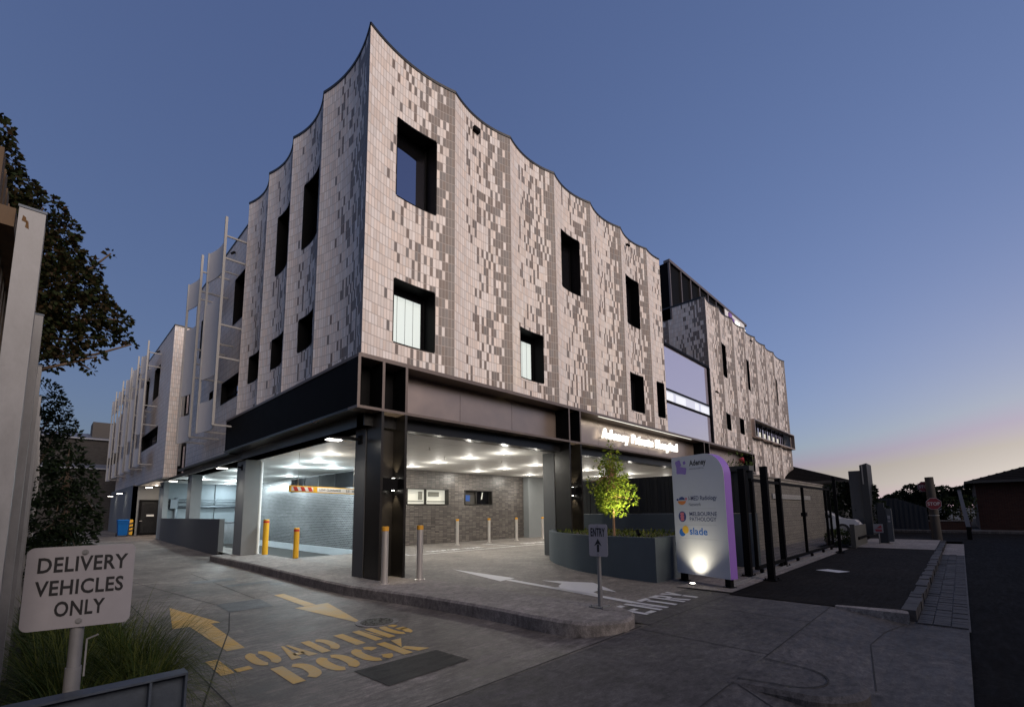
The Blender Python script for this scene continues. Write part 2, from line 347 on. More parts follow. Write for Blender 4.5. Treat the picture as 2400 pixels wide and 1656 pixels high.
# ------------------------------------------------------------------ light
SKY_AZ = math.radians(100); SUN_AZ = math.radians(183); SUN_EL = math.radians(22)     # azimuths from +Y towards +X
W = bpy.data.worlds.new('World'); S.world = W; W.use_nodes = True
nt = W.node_tree; bg = nt.nodes['Background']
sky = nt.nodes.new('ShaderNodeTexSky'); sky.sky_type = 'NISHITA'; sky.sun_disc = False
sky.sun_elevation = math.radians(1); sky.sun_rotation = SKY_AZ; sky.altitude = 50; sky.air_density = 1.0; sky.dust_density = .6; sky.ozone_density = 1.0
# dusk grade of the physical sky: softer contrast, a little more blue-violet
sep = nt.nodes.new('ShaderNodeSeparateColor'); cmb = nt.nodes.new('ShaderNodeCombineColor'); lk(nt, sky.outputs[0], sep.inputs[0])
chan = []
for i, (gm, k, off) in enumerate(((.53, .160, 0), (.57, .221, 0), (.82, .297, .118))):
    pw = N(nt, 'ShaderNodeMath', operation='POWER'); lk(nt, sep.outputs[i], pw.inputs[0]); pw.inputs[1].default_value = gm
    ma = N(nt, 'ShaderNodeMath', operation='MULTIPLY_ADD'); lk(nt, pw.outputs[0], ma.inputs[0]); ma.inputs[1].default_value = k/.15; ma.inputs[2].default_value = off/.15
    if i == 0: redc = ma
    if i == 2:
        mr_ = N(nt, 'ShaderNodeMath', operation='MULTIPLY'); lk(nt, redc.outputs[0], mr_.inputs[0]); mr_.inputs[1].default_value = .82
        mx_ = N(nt, 'ShaderNodeMath', operation='MAXIMUM'); lk(nt, ma.outputs[0], mx_.inputs[0]); lk(nt, mr_.outputs[0], mx_.inputs[1]); ma = mx_
    chan.append(ma)
def mth(op, a, c):
    n = N(nt, 'ShaderNodeMath', operation=op); lk(nt, a, n.inputs[0])
    if isinstance(c, float): n.inputs[1].default_value = c
    else: lk(nt, c, n.inputs[1])
    return n.outputs[0]
r_, g_, b_ = [c.outputs[0] for c in chan]
g_ = mth('MINIMUM', g_, mth('MAXIMUM', mth('MULTIPLY', r_, .90), mth('MULTIPLY', b_, .82)))
for i, c in enumerate((r_, g_, b_)): lk(nt, c, cmb.inputs[i])
lk(nt, cmb.outputs[0], bg.inputs[0]); bg.inputs[1].default_value = .15
sl = bpy.data.lights.new('sun', 'SUN'); sl.energy = 3.1; sl.angle = math.radians(38); sl.color = (1, .84, .73)
so = bpy.data.objects.new('sun', sl); COL.objects.link(so)
d = Vector((math.sin(SUN_AZ)*math.cos(SUN_EL), math.cos(SUN_AZ)*math.cos(SUN_EL), math.sin(SUN_EL)))
so.rotation_euler = d.to_track_quat('Z', 'Y').to_euler()
S.view_settings.view_transform = 'Standard'; S.view_settings.look = 'None'; S.view_settings.exposure = 0; S.view_settings.gamma = 1
S.cycles.max_bounces = 6; S.cycles.diffuse_bounces = 4; S.cycles.glossy_bounces = 3; S.cycles.transmission_bounces = 4
S.cycles.sample_clamp_indirect = 8; S.cycles.caustics_reflective = False; S.cycles.caustics_refractive = False
def spot(loc, target, e, ang, col, parent=None, blend=.6, r=.05):
    l = bpy.data.lights.new('spot', 'SPOT'); l.energy = e; l.spot_size = math.radians(ang); l.spot_blend = blend; l.color = col; l.shadow_soft_size = r
    o = bpy.data.objects.new('spot_light', l); COL.objects.link(o)
    dv = (Vector(target) - Vector(loc)).normalized(); o.rotation_euler = (-dv).to_track_quat('Z', 'Y').to_euler(); o.location = loc
    if parent: o.parent = parent; o.location = Vector(loc) - wloc(parent)
    return o
def area(loc, e, size, col, parent=None, rot=(0,0,0), sy=None):
    l = bpy.data.lights.new('area', 'AREA'); l.energy = e; l.color = col
    if sy: l.shape = 'RECTANGLE'; l.size = size; l.size_y = sy
    else: l.shape = 'DISK'; l.size = size
    o = bpy.data.objects.new('lamp_or_fill_light', l); COL.objects.link(o); o.location = loc; o.rotation_euler = rot
    if parent: o.parent = parent; o.location = Vector(loc) - wloc(parent)
    return o
# ------------------------------------------------------------------ ground
def zl(y): return -.045 if y < 10 else -.045 + .0142*(min(y, 31) - 10)      # lane level
def zd(y): return 0.0 if y <= -4.9 else min(.12, .12*(y+4.9)/5.4)           # drive level
def sheet(name, polys, zf, mat, step=None):
    m = MB()
    for p in polys: m.face([(x, y, zf(x, y)) for x, y in p])
    return struct(m.build(name, mat))
g = MB(); g.face([(-900,-900,-.32),(900,-900,-.32),(900,900,-.32),(-900,900,-.32)]); struct(g.build('ground', GROUND))
sheet('road', [[(-80,-16.5),(90,-16.5),(90,-8.83),(-80,-8.83)],[(27,-90),(37.5,-90),(37.5,-16.5),(27,-16.5)],[(27,-8.83),(37.5,-8.83),(37.5,60),(27,60)]], lambda x,y: -.16, ROAD)
# lane to the loading dock
ys = [-5.74,-5.2,0,10,13,16,19,22,25,28,31,46]
def zl2(x, y): return (0.0 if y <= -5.73 else -.045) if y < -5.1 else zl(y)
sheet('lane', [[(-3.62,a),(1.35 if a < 9 else (.36 if a < 22 else 3.2),a),(1.35 if a < 9 else (.36 if a < 22 else 3.2),b),(-3.62,b)] for a, b in zip(ys, ys[1:])], zl2, CONC_LANE)
sheet('lane_strip', [[(-6.5,a),(-3.62,a),(-3.62,b),(-6.5,b)] for a, b in zip(ys[7:], ys[8:])], zl2, CONC_LANE)
# crossover slab, falling to the gutter
def zx(x, y):
    if y >= -7.3: return 0.0
    return max(-.135, -.135*(-7.3 - y)/.9)
xs_ = [(-9,-.08),(.92,4.34)]
yx = [-5.74,-7.3,-7.6,-7.9,-8.2,-8.84]
pol = []
for b, a in zip(yx, yx[1:]): pol.append([(-9,a),(4.34,a),(4.34,b),(-9,b)])
pol += [[(1.35,-5.74),(4.5,-5.74),(4.5,-4.9),(1.35,-4.9)]]
sheet('crossover', pol, zx, CONC_X)
# kerb nose between the two crossovers
m = MB()
nose = [(-.12,-7.26)] + [(-.12+.02*k, -7.3-.45*k/4) for k in range(1, 5)] + [(.44-.50*math.cos(t), -7.72-.50*math.sin(t)) for t in [k*PI/18 for k in range(2, 19)]] + [(.95,-7.5),(.88,-7.26)]
cen = Vector((.42,-7.6)); inn_ = [(cen.x+(x-cen.x)*.92, cen.y+(y-cen.y)*.90) for x, y in nose]
zk = lambda P: .004 if P[1] > -7.35 else -.028
m.face([(x,y,.008) for x,y in inn_])
for k in range(len(nose)):
    k2 = (k+1) % len(nose); A, B_ = nose[k], nose[k2]
    m.face([(*A,zk(A)),(*B_,zk(B_)),(*inn_[k2],.008),(*inn_[k],.008)], smooth=True)
    m.face([(*A,zx(*A)-.05),(*B_,zx(*B_)-.05),(*B_,zk(B_)),(*A,zk(A))], smooth=True)
for i in range(len(m.f)): pass
struct(m.build('kerb_nose', CONC_X))
m = MB()   # curved joint on the nose
arc = [(.02,-7.30)] + [(.42-.33*math.cos(t), -7.6-.33*math.sin(t)) for t in [k*PI/12 for k in range(13)]] + [(.80,-7.30)]
for a, b in zip(arc, arc[1:]):
    dx, dy = b[0]-a[0], b[1]-a[1]; l = math.hypot(dx, dy); nx, ny = -dy/l*.008, dx/l*.008
    m.face([(a[0]-nx,a[1]-ny,.016),(b[0]-nx,b[1]-ny,.016),(b[0]+nx,b[1]+ny,.016),(a[0]+nx,a[1]+ny,.016)])
struct(m.build('kerb_joint', JOINT))
# asphalt footpath and its kerb
sheet('footpath', [[(4.34,-8.15),(24.5,-8.15),(24.5,-5.75),(4.34,-5.75)],[(24.5,-8.15),(26.9,-7.3),(26.9,-5.2),(24.5,-5.75)],[(16.5,-5.75),(26.9,-5.2),(26.9,9),(16.5,9)]], lambda x,y: .012 if x < 17.6 else .02, ASPH)
sheet('concrete_path', [[(17.9,-8.12),(24.5,-8.12),(24.5,-5.6),(17.9,-5.6)]], lambda x,y: .03, CONC_KERB)
sheet('fence_slab', [[(4.5,-5.75),(17,-5.75),(17,-4.7),(4.5,-4.7)]], lambda x,y: .022, CONC_KERB)
m = MB(); x = 4.62
while x < 24.3:                                                        # bluestone kerb stones
    l = RND.uniform(.28,.46); y0 = -8.30+RND.uniform(-.015,.015); z1 = .02+RND.uniform(-.012,.012)
    m.box(x, y0, -.2, x+l-.02, -8.13, z1); x += l
struct(m.build('kerb', STONE))
m = MB(); x = 4.5
while x < 17.8:                                                        # pitched bluestone gutter
    l = RND.uniform(.12,.17); y = -8.31
    for wd in (.17,.19,.18):
        z1 = -.12+RND.uniform(-.008,.008); m.box(x, y-wd+.012, -.25, x+l-.014, y, z1); y -= wd
    x += l
struct(m.build('gutter', STONE))
sheet('gutter_bed', [[(4.34,-8.86),(17.8,-8.86),(17.8,-8.1),(4.34,-8.1)]], lambda x,y: -.135, CONC_X)
sheet('gutter_apron', [[(17.8,-8.86),(24.5,-8.86),(24.5,-8.1),(17.8,-8.1)]], lambda x,y: -.12, CONC_KERB)
m = MB()
kn = [(4.34,-7.35),(4.45,-7.35)] + [(4.5+.12*math.cos(t)-.0, -8.1-.12*math.sin(t)) for t in [0,PI/8,PI/4,3*PI/8,PI/2]] + [(4.34,-8.24)]
m.prism(kn[::-1], lambda x,y: -.2, lambda x,y: .016); struct(m.build('kerb_end', CONC_KERB))
m = MB(); m.prism([(-90,-20),(80,-20),(80,-16.5),(-90,-16.5)], -.3, -.03); struct(m.build('far_footpath', CONC_X))
m = MB(); m.prism([(37.5,-16.5),(41,-16.5),(41,60),(37.5,60)], -.3, -.02); struct(m.build('far_kerb', CONC_X))
# kerb island between the lane and the entry drive
isl = [(-.29,9.95),(-.2,6),(-.24,3.5),(-.27,1.2),(-.25,-.12),(-.12,-1.07),(.05,-2.1),(.16,-3.2),(.21,-4.1),(.2,-4.6),(.23,-5.1),(.33,-5.42),(.55,-5.62),(.8,-5.71),(1.05,-5.68),(1.3,-5.55),(1.46,-5.3),(1.52,-4.9),(1.4,-3.8),(1.3,-.7),(1.2,.2),(1.2,6.8),(1.1,9.95)]
m = MB()
top = [(x, y, .15) for x, y in isl]; n = len(isl)
cx, cy = .6, -.2
def off(p, dd):
    return p
bot = []
for k in range(n):
    a, b, c = Vector(isl[k-1]), Vector(isl[k]), Vector(isl[(k+1) % n]); t = (c-a).normalized(); nn = Vector((-t.y, t.x)); bot.append((b.x-(-nn.x)*-.035*-1, b.y+nn.y*-.0, -.2))
inn = []
for k in range(n):
    a, b, c = Vector(isl[k-1]), Vector(isl[k]), Vector(isl[(k+1) % n]); t = (c-a).normalized(); nn = Vector((-t.y, t.x)); inn.append((b.x+nn.x*.035, b.y+nn.y*.035, .15))
mid = [(x, y, .118) for x, y in isl]
m.face(inn)
for k in range(n):
    k2 = (k+1) % n
    m.face([mid[k], mid[k2], inn[k2], inn[k]], smooth=True); m.face([(isl[k][0],isl[k][1],-.2), (isl[k2][0],isl[k2][1],-.2), mid[k2], mid[k]], smooth=True)
struct(m.build('kerb_island', CONC_KERB))
# covered drive floor with the ramp opening
dr = []
yy = [-4.9,-3.8,-2.6,-1.4,-.2,.5]
for a, b in zip(yy, yy[1:]): dr.append([(1.2,a),(8.8,a),(8.8,b),(1.2,b)])
dr += [[(1.15,.5),(27,.5),(27,6.85),(1.15,6.85)],[(5.0,6.85),(27,6.85),(27,8.5),(5.0,8.5)],[(8.8,-.2),(27,-.2),(27,.5),(8.8,.5)]]
sheet('driveway', dr, lambda x,y: zd(y), CONC_DRV)
sheet('service_yard', [[(8.8,-4.7),(27,-4.7),(27,-.2),(8.8,-.2)]], lambda x,y: .03, CONC_KERB)
sheet('dock_floor', [[(.36,9.95),(1.15,9.95),(1.15,25),(.36,25)],[(.36,24),(3.2,24),(3.2,31),(.36,31)]], lambda x,y: .14 if y < 23 else .2, CONC_DRV)
sheet('ramp', [[(1.15,6.85),(5,6.85),(5,25),(1.15,25)]], lambda x,y: .12-.30*(y-6.85), CONC_DRV)
# --- slab joints
def line(m, pts, z, w=.012):
    for a, b in zip(pts, pts[1:]):
        dx, dy = b[0]-a[0], b[1]-a[1]; l = math.hypot(dx, dy); nx, ny = -dy/l*w/2, dx/l*w/2
        f = z if callable(z) else (lambda x, y: z)
        m.face([(a[0]-nx,a[1]-ny,f(*a)),(b[0]-nx,b[1]-ny,f(*b)),(b[0]+nx,b[1]+ny,f(*b)),(a[0]+nx,a[1]+ny,f(*a))])
m = MB()
zz = lambda x, y: zl2(x, y)+.004
line(m, [(-2.28,-.2),(-2.62,-1.5),(-3.05,-2.8),(-3.5,-4.2),(-3.75,-5.1)], zz, .016); line(m, [(-2.26,.75),(-2.93,5.87)], zz, .014); line(m, [(-1.58,.87),(-1.55,6.3)], zz, .014)
line(m, [(-1.58,.2),(-.3,.0)], zz, .012); line(m, [(-3.3,9.9),(-.3,9.4)], zz, .02); line(m, [(-3.6,16),(.3,16)], zz, .02); line(m, [(-3.35,-5.1),(-3.35,22)], zz, .012)
struct(m.build('lane_joint', JOINT))
m = MB(); zz = lambda x, y: zx(x, y)+.005
line(m, [(-9,-5.745),(1.2,-5.70)], zz, .02); line(m, [(1.3,-5.745),(4.5,-5.745)], zz, .014)
for xx in (-5.2,-2.6,1.05): line(m, [(xx,-5.75),(xx-.05,-7.3)], zz, .014)
line(m, [(-9,-7.3),(4.3,-7.3)], zz, .014); line(m, [(3.0,-5.75),(2.95,-7.3)], zz, .012)
line(m, [(-.1,-7.35),(-.6,-8.2)], zz, .012)
line(m, [(-9,-8.2),(-.1,-8.2)], zz, .016); line(m, [(.95,-8.2),(2.6,-7.98),(3.5,-8.04),(4.34,-8.2)], zz, .012)
for xx in (2.55,-2.9): line(m, [(xx,-8.84),(xx,-8.0)], zz, .010)
struct(m.build('crossover_joint', JOINT))
m = MB(); m.face([(x, y, zl(y)+.005) for x, y in ((-2.23,-4.36),(-2.2,-4.98),(-1.19,-4.94),(-1.22,-4.39))]); struct(m.build('asphalt_patch', PATCH))
m = MB(); m.face([(x, y, zl(y)+.005) for x, y in ((-2.26,.75),(-2.27,-.18),(-1.6,-.2),(-1.53,.76))]); struct(m.build('concrete_patch', concrete_mat('dark_patch_concrete', (.065,.068,.074), .6, streak=.4)))
m = MB()
for (x, y, w, h) in ((-1.5,4.2,.9,.55),(-1.05,3.0,.95,.4),(-.62,2.5,.3,.3)):
    m.face([(x-w/2,y-h/2,-.040),(x+w/2,y-h/2,-.040),(x+w/2,y+h/2,-.040),(x-w/2,y+h/2,-.040)])
struct(m.build('repair_patch', concrete_mat('patch_concrete', (.085,.088,.092), .6, streak=.35)))
# --- painted markings
def arrow(m, pts, zf):
    m.face([(x, y, zf(x, y)) for x, y in pts])
zz = lambda x, y: zl(y)+.0035
m = MB()
m.face([(x,y,zz(x,y)) for x,y in ((-2.88,1.05),(-3.15,-.82),(-2.57,-.86))]); m.face([(x,y,zz(x,y)) for x,y in ((-2.95,-.86),(-2.92,-2.59),(-2.73,-2.59),(-2.69,-.84))])
struct(m.build('lane_arrow', YLINE))
m = MB()
m.face([(x,y,zz(x,y)) for x,y in ((-1.16,-2.6),(-.83,-.63),(-1.41,-.64))]); m.face([(x,y,zz(x,y)) for x,y in ((-1.2,.96),(-1.23,-.62),(-1.04,-.62),(-1.01,.99))])
struct(m.build('lane_arrow', YLINE))
def ring(x0, x1, a0, a1, t, n=10, pw=2.6):
    """part of a rounded ring (superellipse) between two angles"""
    cx, cy, rx, ry = (x0+x1)/2, .5, (x1-x0)/2, .5; q = []
    def pt(a, sx, sy):
        c, s_ = math.cos(a), math.sin(a)
        return (cx + sx*math.copysign(abs(c)**(2/pw), c), cy + sy*math.copysign(abs(s_)**(2/pw), s_))
    for k in range(n):
        a, b = a0+(a1-a0)*k/n, a0+(a1-a0)*(k+1)/n
        q.append([pt(a,rx,ry), pt(b,rx,ry), pt(b,rx-t,ry-t*.75), pt(a,rx-t,ry-t*.75)])
    return q
def glyph(c, w=.62, t=.17):
    R_ = lambda x0,y0,x1,y1: [(x0,y0),(x1,y0),(x1,y1),(x0,y1)]
    D_ = math.radians
    if c == 'L': return [R_(0,0,t*1.15,1), R_(t*1.15+.05,0,w,t*.95)]
    if c == 'I': return [R_(w/2-t*.6,0,w/2+t*.6,1)]
    if c == 'E': return [R_(0,0,t,1), R_(t+.05,1-t*.9,w,1), R_(t+.05,.5-t*.4,w*.85,.5+t*.4), R_(t+.05,0,w,t*.9)]
    if c == 'T': return [R_(w/2-t*.55,0,w/2+t*.55,1-t*.9-.04), R_(0,1-t*.9,w,1)]
    if c == 'N': return [R_(0,0,t,1), R_(w-t,0,w,1), [(t+.04,1),(t+.04,.62),(w-t-.04,0),(w-t-.04,.38)]]
    if c == 'O': return ring(0,w,D_(103),D_(257),t) + ring(0,w,D_(-77),D_(77),t)
    if c == 'D': return [R_(0,0,t,1)] + ring(-.25*w,w,D_(-72),D_(72),t)
    if c == 'C': return ring(0,w,D_(100),D_(260),t) + ring(0,w,D_(25),D_(80),t,5) + ring(0,w,D_(-80),D_(-25),t,5)
    if c == 'G': return ring(0,w,D_(100),D_(260),t) + ring(0,w,D_(25),D_(80),t,5) + ring(0,w,D_(-80),D_(-3),t,7) + [R_(w*.55,.38,w,.38+t*.85)]
    if c == 'K': return [R_(0,0,t,1), [(t+.04,.46),(w*.42,.46),(w,1),(w-t*1.25,1)], [(w*.33,.40),(w-t*1.3,0),(w,0),(w*.55,.47)]]
    if c == 'A': return [[(0,0),(t,0),(w*.5-.03,.9),(w*.5-.03,1),(w*.36,1)], [(w,0),(w-t,0),(w*.5+.03,.9),(w*.5+.03,1),(w*.64,1)], R_(w*.30,.2,w*.70,.2+t*.7)]
    if c == 'R': return [R_(0,0,t,1)] + [[(t+.04,1),(w*.8,1),(w,.86),(w-t,.82),(w*.7,1-t*.9),(t+.04,1-t*.9)], [(w,.86),(w,.6),(w*.8,.47),(w*.7,.47+t*.8),(w-t,.62),(w-t,.82)], [(w*.8,.47),(t+.04,.47),(t+.04,.47+t*.8),(w*.7,.47+t*.8)], [(w*.42,.44),(w*.42+t,.44),(w,0),(w-t*1.1,0)]]
    if c == 'Y': return [R_(w/2-t*.55,0,w/2+t*.55,.42), [(0,1),(t*1.1,1),(w/2+t*.5,.46),(w/2-t*.5,.46)], [(w-t*1.1,1),(w,1),(w/2+t*.5,.46),(w/2+.0,.46)]]
def ground_text(m, s, x0, x1, y0, y1, zf, w=.62, gap=.14, t=.17, skew=0):
    tot = len(s)*w + (len(s)-1)*gap; kx = (x1-x0)/tot
    for i, c in enumerate(s):
        for q in glyph(c, w, t):
            m.face([(x0+(i*(w+gap)+a)*kx + skew*(b-.5), y0+b*(y1-y0), zf(0, y0+b*(y1-y0))) for a, b in q])
m = MB(); ground_text(m, 'LOADING', -3.20,-.87,-3.50,-2.87, zz, .62, .10, .225); struct(m.build('road_lettering', YLINE))
m = MB(); ground_text(m, 'DOCK', -2.79,-1.22,-4.26,-3.64, zz, .66, .10, .225); struct(m.build('road_lettering', YLINE))
zz2 = lambda x, y: zd(y)+.006
m = MB(); ground_text(m, 'ENTRY', 1.86,3.88,-5.43,-4.79, zz2, .55, .17, .17); struct(m.build('road_lettering', WLINE))
m = MB()   # straight-and-right turn arrow
def zp(pts): m.face([(x, y, zd(y)+.006) for x, y in pts])
zp([(2.48,-4.83),(2.63,-4.83),(2.78,-1.72),(2.62,-1.72)]); zp([(2.44,-1.74),(2.96,-1.66),(2.83,.36)])
zp([(2.53,-3.75),(2.62,-4.17),(2.72,-4.05),(2.85,-3.82),(3.16,-3.81),(3.16,-2.83),(2.9,-2.95),(2.79,-3.07),(2.70,-3.0),(2.58,-2.9)]); zp([(3.16,-4.14),(3.73,-3.23),(3.16,-2.28)])
struct(m.build('drive_arrow', WLINE))
m = MB(); zf = .126
line(m, [(4.2,4.5),(9.37,4.38),(15.5,4.1)], zf, .09); line(m, [(9.37,4.38),(9.5,6.6)], zf, .09); line(m, [(4.3,4.5),(4.5,6.9)], zf, .09)
struct(m.build('bay_line', WLINE))
for bx0, bx1 in ((5.5,8.1),(10.6,13.0)):
    m = MB()
    for txt, a, b, yb, yt in (('DROP OFF', bx0, bx0+1.5, 4.95, 5.35), ('ZONE', bx0+1.7, bx1, 4.95, 5.35)):
        for q in text_polys(txt, b-a, yt-yb): m.face([(a+u, yb+v, zf) for u, v in q])
    m2 = m
    struct(m.build('bay_lettering', WLINE))
m = MB(); m.face([(x,y,.018) for x,y in ((8.91,-6.69),(9.28,-6.86),(9.51,-6.37),(9.14,-6.18))]); struct(m.build('footpath_marking', WLINE))
# manhole cover
t = thing('manhole_cover', (-.98,-2.62,-.045), 'round iron manhole cover in a pale concrete ring on the lane', 'manhole cover')
m = MB(); m.cyl((-.98,-2.62,-.08),(-.98,-2.62,-.036),.31,n=40); m.build('ring', concrete_mat('ring_concrete', (.19,.18,.17)), t)
m = MB(); m.cyl((-.98,-2.62,-.07),(-.98,-2.62,-.030),.235,n=36)
for k in range(60):
    a, r = RND.uniform(0,2*PI), .21*math.sqrt(RND.random()); x, y = -.98+r*math.cos(a), -2.62+r*math.sin(a); m.box(x-.008,y-.008,-.032,x+.008,y+.008,-.026)
m.build('lid', pm('cast_iron', (.035,.03,.026), .6, .4, var=.3, scale=30), t)
# ================================================================== hospital building
BLD = thing('hospital_building', (0, 0, 0), 'large pale tiled building with scalloped walls on a dark steel ground floor frame', 'building')
ZB, ZT = 4.982, 13.066; SAG = .2
KX = [0, 2.563, 4.736, 6.892, 9.058, 11.228, 13.418, 14.65]
KY = [0, 2.562, 4.726, 6.848, 8.987]
def front(s, d, z): return (s, d, z)
def left(s, d, z): return (d, s, z)
def depth_fn(K, sag):
    def f(s):
        for a, b in zip(K, K[1:]):
            if a - 1e-6 <= s <= b + 1e-6:
                t = (s-a)/(b-a); sg = sag*min(1, ((b-a)/2.16)**2); return 4*sg*t*(1-t)
        return 0
    return f
def facade(name, K, z0, z1, holes, fr, sag, mat, rev=False, base=0, parent=BLD):
    m = MB(); df = depth_fn(K, sag); zs = sorted({z0, z1} | {h[2] for h in holes} | {h[3] for h in holes})
    zs = [z for z in zs if z0 <= z <= z1]
    for i, (a, b) in enumerate(zip(K, K[1:])):
        n = 18 if sag else 1
        ss = sorted({round(a+(b-a)*k/n, 5) for k in range(n+1)} | {round(v, 5) for h in holes for v in h[:2] if a < v < b})
        w = (b-a)/2.16 if i == len(K)-2 and (b-a) < 1.6 else 1
        for p, q in zip(ss, ss[1:]):
            tp, tq = (p-a)/(b-a)*w, (q-a)/(b-a)*w
            if rev: tp, tq = 1-tp, 1-tq
            for c, d in zip(zs, zs[1:]):
                sm, zm = (p+q)/2, (c+d)/2
                if any(h[0]-1e-4 < sm < h[1]+1e-4 and h[2]-1e-4 < zm < h[3]+1e-4 for h in holes): continue
                k = i + base
                pts = [fr(p,df(p),c), fr(q,df(q),c), fr(q,df(q),d), fr(p,df(p),d)]
                e = 1e-4; u = [(k+min(max(tp,e),1-e),c-z0), (k+min(max(tq,e),1-e),c-z0), (k+min(max(tq,e),1-e),d-z0), (k+min(max(tp,e),1-e),d-z0)]
                m.face(pts, u)
    return m.build(name, mat, parent), df
def trim_top(K, z, fr, sag, name='parapet_trim', h=.055, t=.05, parent=BLD):
    m = MB(); df = depth_fn(K, sag); ss = []
    for a, b in zip(K, K[1:]): ss += [a+(b-a)*k/18 for k in range(18)] if sag else [a]
    ss.append(K[-1])
    for p, q in zip(ss, ss[1:]):
        A = [fr(p,df(p)-.02,z-.02), fr(q,df(q)-.02,z-.02), fr(q,df(q)-.02,z+h), fr(p,df(p)-.02,z+h)]
        B = [fr(p,df(p)+t,z-.02), fr(q,df(q)+t,z-.02), fr(q,df(q)+t,z+h), fr(p,df(p)+t,z+h)]
        m.face(A); m.face([A[3],A[2],B[2],B[3]]); m.face([B[1],B[0],B[3],B[2]]); m.face([A[0],A[1],B[1],B[0]])
    m.build(name, TRIM, parent)
def window(h, df, fr, glass, dep=.44, blind=False, bars=0, split=0, name='window', sill_in=0):
    s0, s1, z0, z1 = h[:4]; n = 8
    m = MB()     # reveal: four black sides, standing 4 mm proud of the tiles
    ss = [s0+(s1-s0)*k/n for k in range(n+1)]; D0 = max(df(s) for s in ss) + dep
    pr = .004
    for z in (z0, z1):
        for p, q in zip(ss, ss[1:]): m.face([fr(p,df(p)-pr,z), fr(q,df(q)-pr,z), fr(q,D0,z), fr(p,D0,z)])
    for s in (s0, s1): m.face([fr(s,df(s)-pr,z0), fr(s,df(s)-pr,z1), fr(s,D0,z1), fr(s,D0,z0)])
    # outer lip
    for p, q in zip(ss, ss[1:]):
        for z, dz in ((z0,-.03),(z1,.03)): m.face([fr(p,df(p)-pr,z), fr(q,df(q)-pr,z), fr(q,df(q)-pr,z+dz), fr(p,df(p)-pr,z+dz)])
    for s, ds in ((s0,-.025),(s1,.025)): m.face([fr(s,df(s)-pr,z0), fr(s,df(s)-pr,z1), fr(s+ds,df(s)-pr-.004,z1), fr(s+ds,df(s)-pr-.004,z0)])
    w = m.build(name, FRAME, BLD)
    b = .055; g0 = D0-.08
    m = MB()
    def fb(a0, a1, c0, c1):
        P = [fr(a0,g0,c0), fr(a1,g0,c0), fr(a1,D0-.005,c0), fr(a0,D0-.005,c0), fr(a0,g0,c1), fr(a1,g0,c1), fr(a1,D0-.005,c1), fr(a0,D0-.005,c1)]; m.hexa(P)
    fb(s0+.004,s0+b,z0+.004,z1-.004); fb(s1-b,s1-.004,z0+.004,z1-.004); fb(s0+b,s1-b,z0+.004,z0+b); fb(s0+b,s1-b,z1-b,z1-.004)
    for k in range(bars):
        sc = s0+(s1-s0)*(k+1)/(bars+1); fb(sc-.03,sc+.03,z0+b,z1-b)
    if split: fb(s0+b,s1-b,z0+(z1-z0)*split-.025,z0+(z1-z0)*split+.025)
    m.build('frame', FRAME, w)
    m = MB(); m.face([fr(s0+b,D0-.04,z0+b), fr(s1-b,D0-.04,z0+b), fr(s1-b,D0-.04,z1-b), fr(s0+b,D0-.04,z1-b)]); m.build('glass', glass, w)
    if blind:
        m = MB(); q0, q1 = s0+b+.05, s1-b-.05
        for k in range(4):
            a_, c_ = q0+(q1-q0)*k/4+.006, q0+(q1-q0)*(k+1)/4-.006; m.face([fr(a_,D0-.05,z0+b+.02), fr(c_,D0-.05,z0+b+.02), fr(c_,D0-.05,z1-b-.13), fr(a_,D0-.05,z1-b-.13)])
        m.build('blind', BLIND, w)
    return w
UP, LO = (9.24, 11.32), (5.58, 7.12)
HF = [(.89,2.03,*UP),(.88,2.02,5.53,7.08),(7.4,8.48,*UP),(11.76,12.83,*UP),(5.24,6.31,*LO),(11.79,12.86,*LO),(13.9,14.5,*LO)]
o, _ = facade('tiled_wall', KX[:2], ZB, ZT, HF, front, SAG, T_WIDE); o['label'] = 'widest scalloped bay at the corner, street side'
o, _ = facade('tiled_wall', KX[1:], ZB, ZT, HF, front, SAG, T_FRONT, base=1); dfF = depth_fn(KX, SAG)
o['label'] = 'street side of scalloped pale and grey-brown tiles'
for i, h in enumerate(HF): window(h, dfF, front, GLASS_MID if i in (0, 2) else GLASS_DK, blind=i in (1, 4))
trim_top(KX, ZT, front, SAG)
HL = [(2.96,4.1,9.2,11.22),(5.1,6.24,9.2,11.22),(3.0,4.07,6.08,7.02),(5.16,6.21,6.08,7.02),(7.33,8.43,6.08,7.02)]
o, _ = facade('tiled_wall', KY[:2], ZB, ZT, HL, left, SAG, T_WIDE, rev=True, base=40); o['label'] = 'widest scalloped bay at the corner, lane side'
o, _ = facade('tiled_wall', KY[1:], ZB, ZT, HL, left, SAG, T_FRONT, rev=True, base=41); dfL = depth_fn(KY, SAG)
o['label'] = 'lane side of scalloped tiles, bluish in the dusk'
for h in HL: window(h, dfL, left, GLASS_DK, dep=.35)
trim_top(KY, ZT, left, SAG)
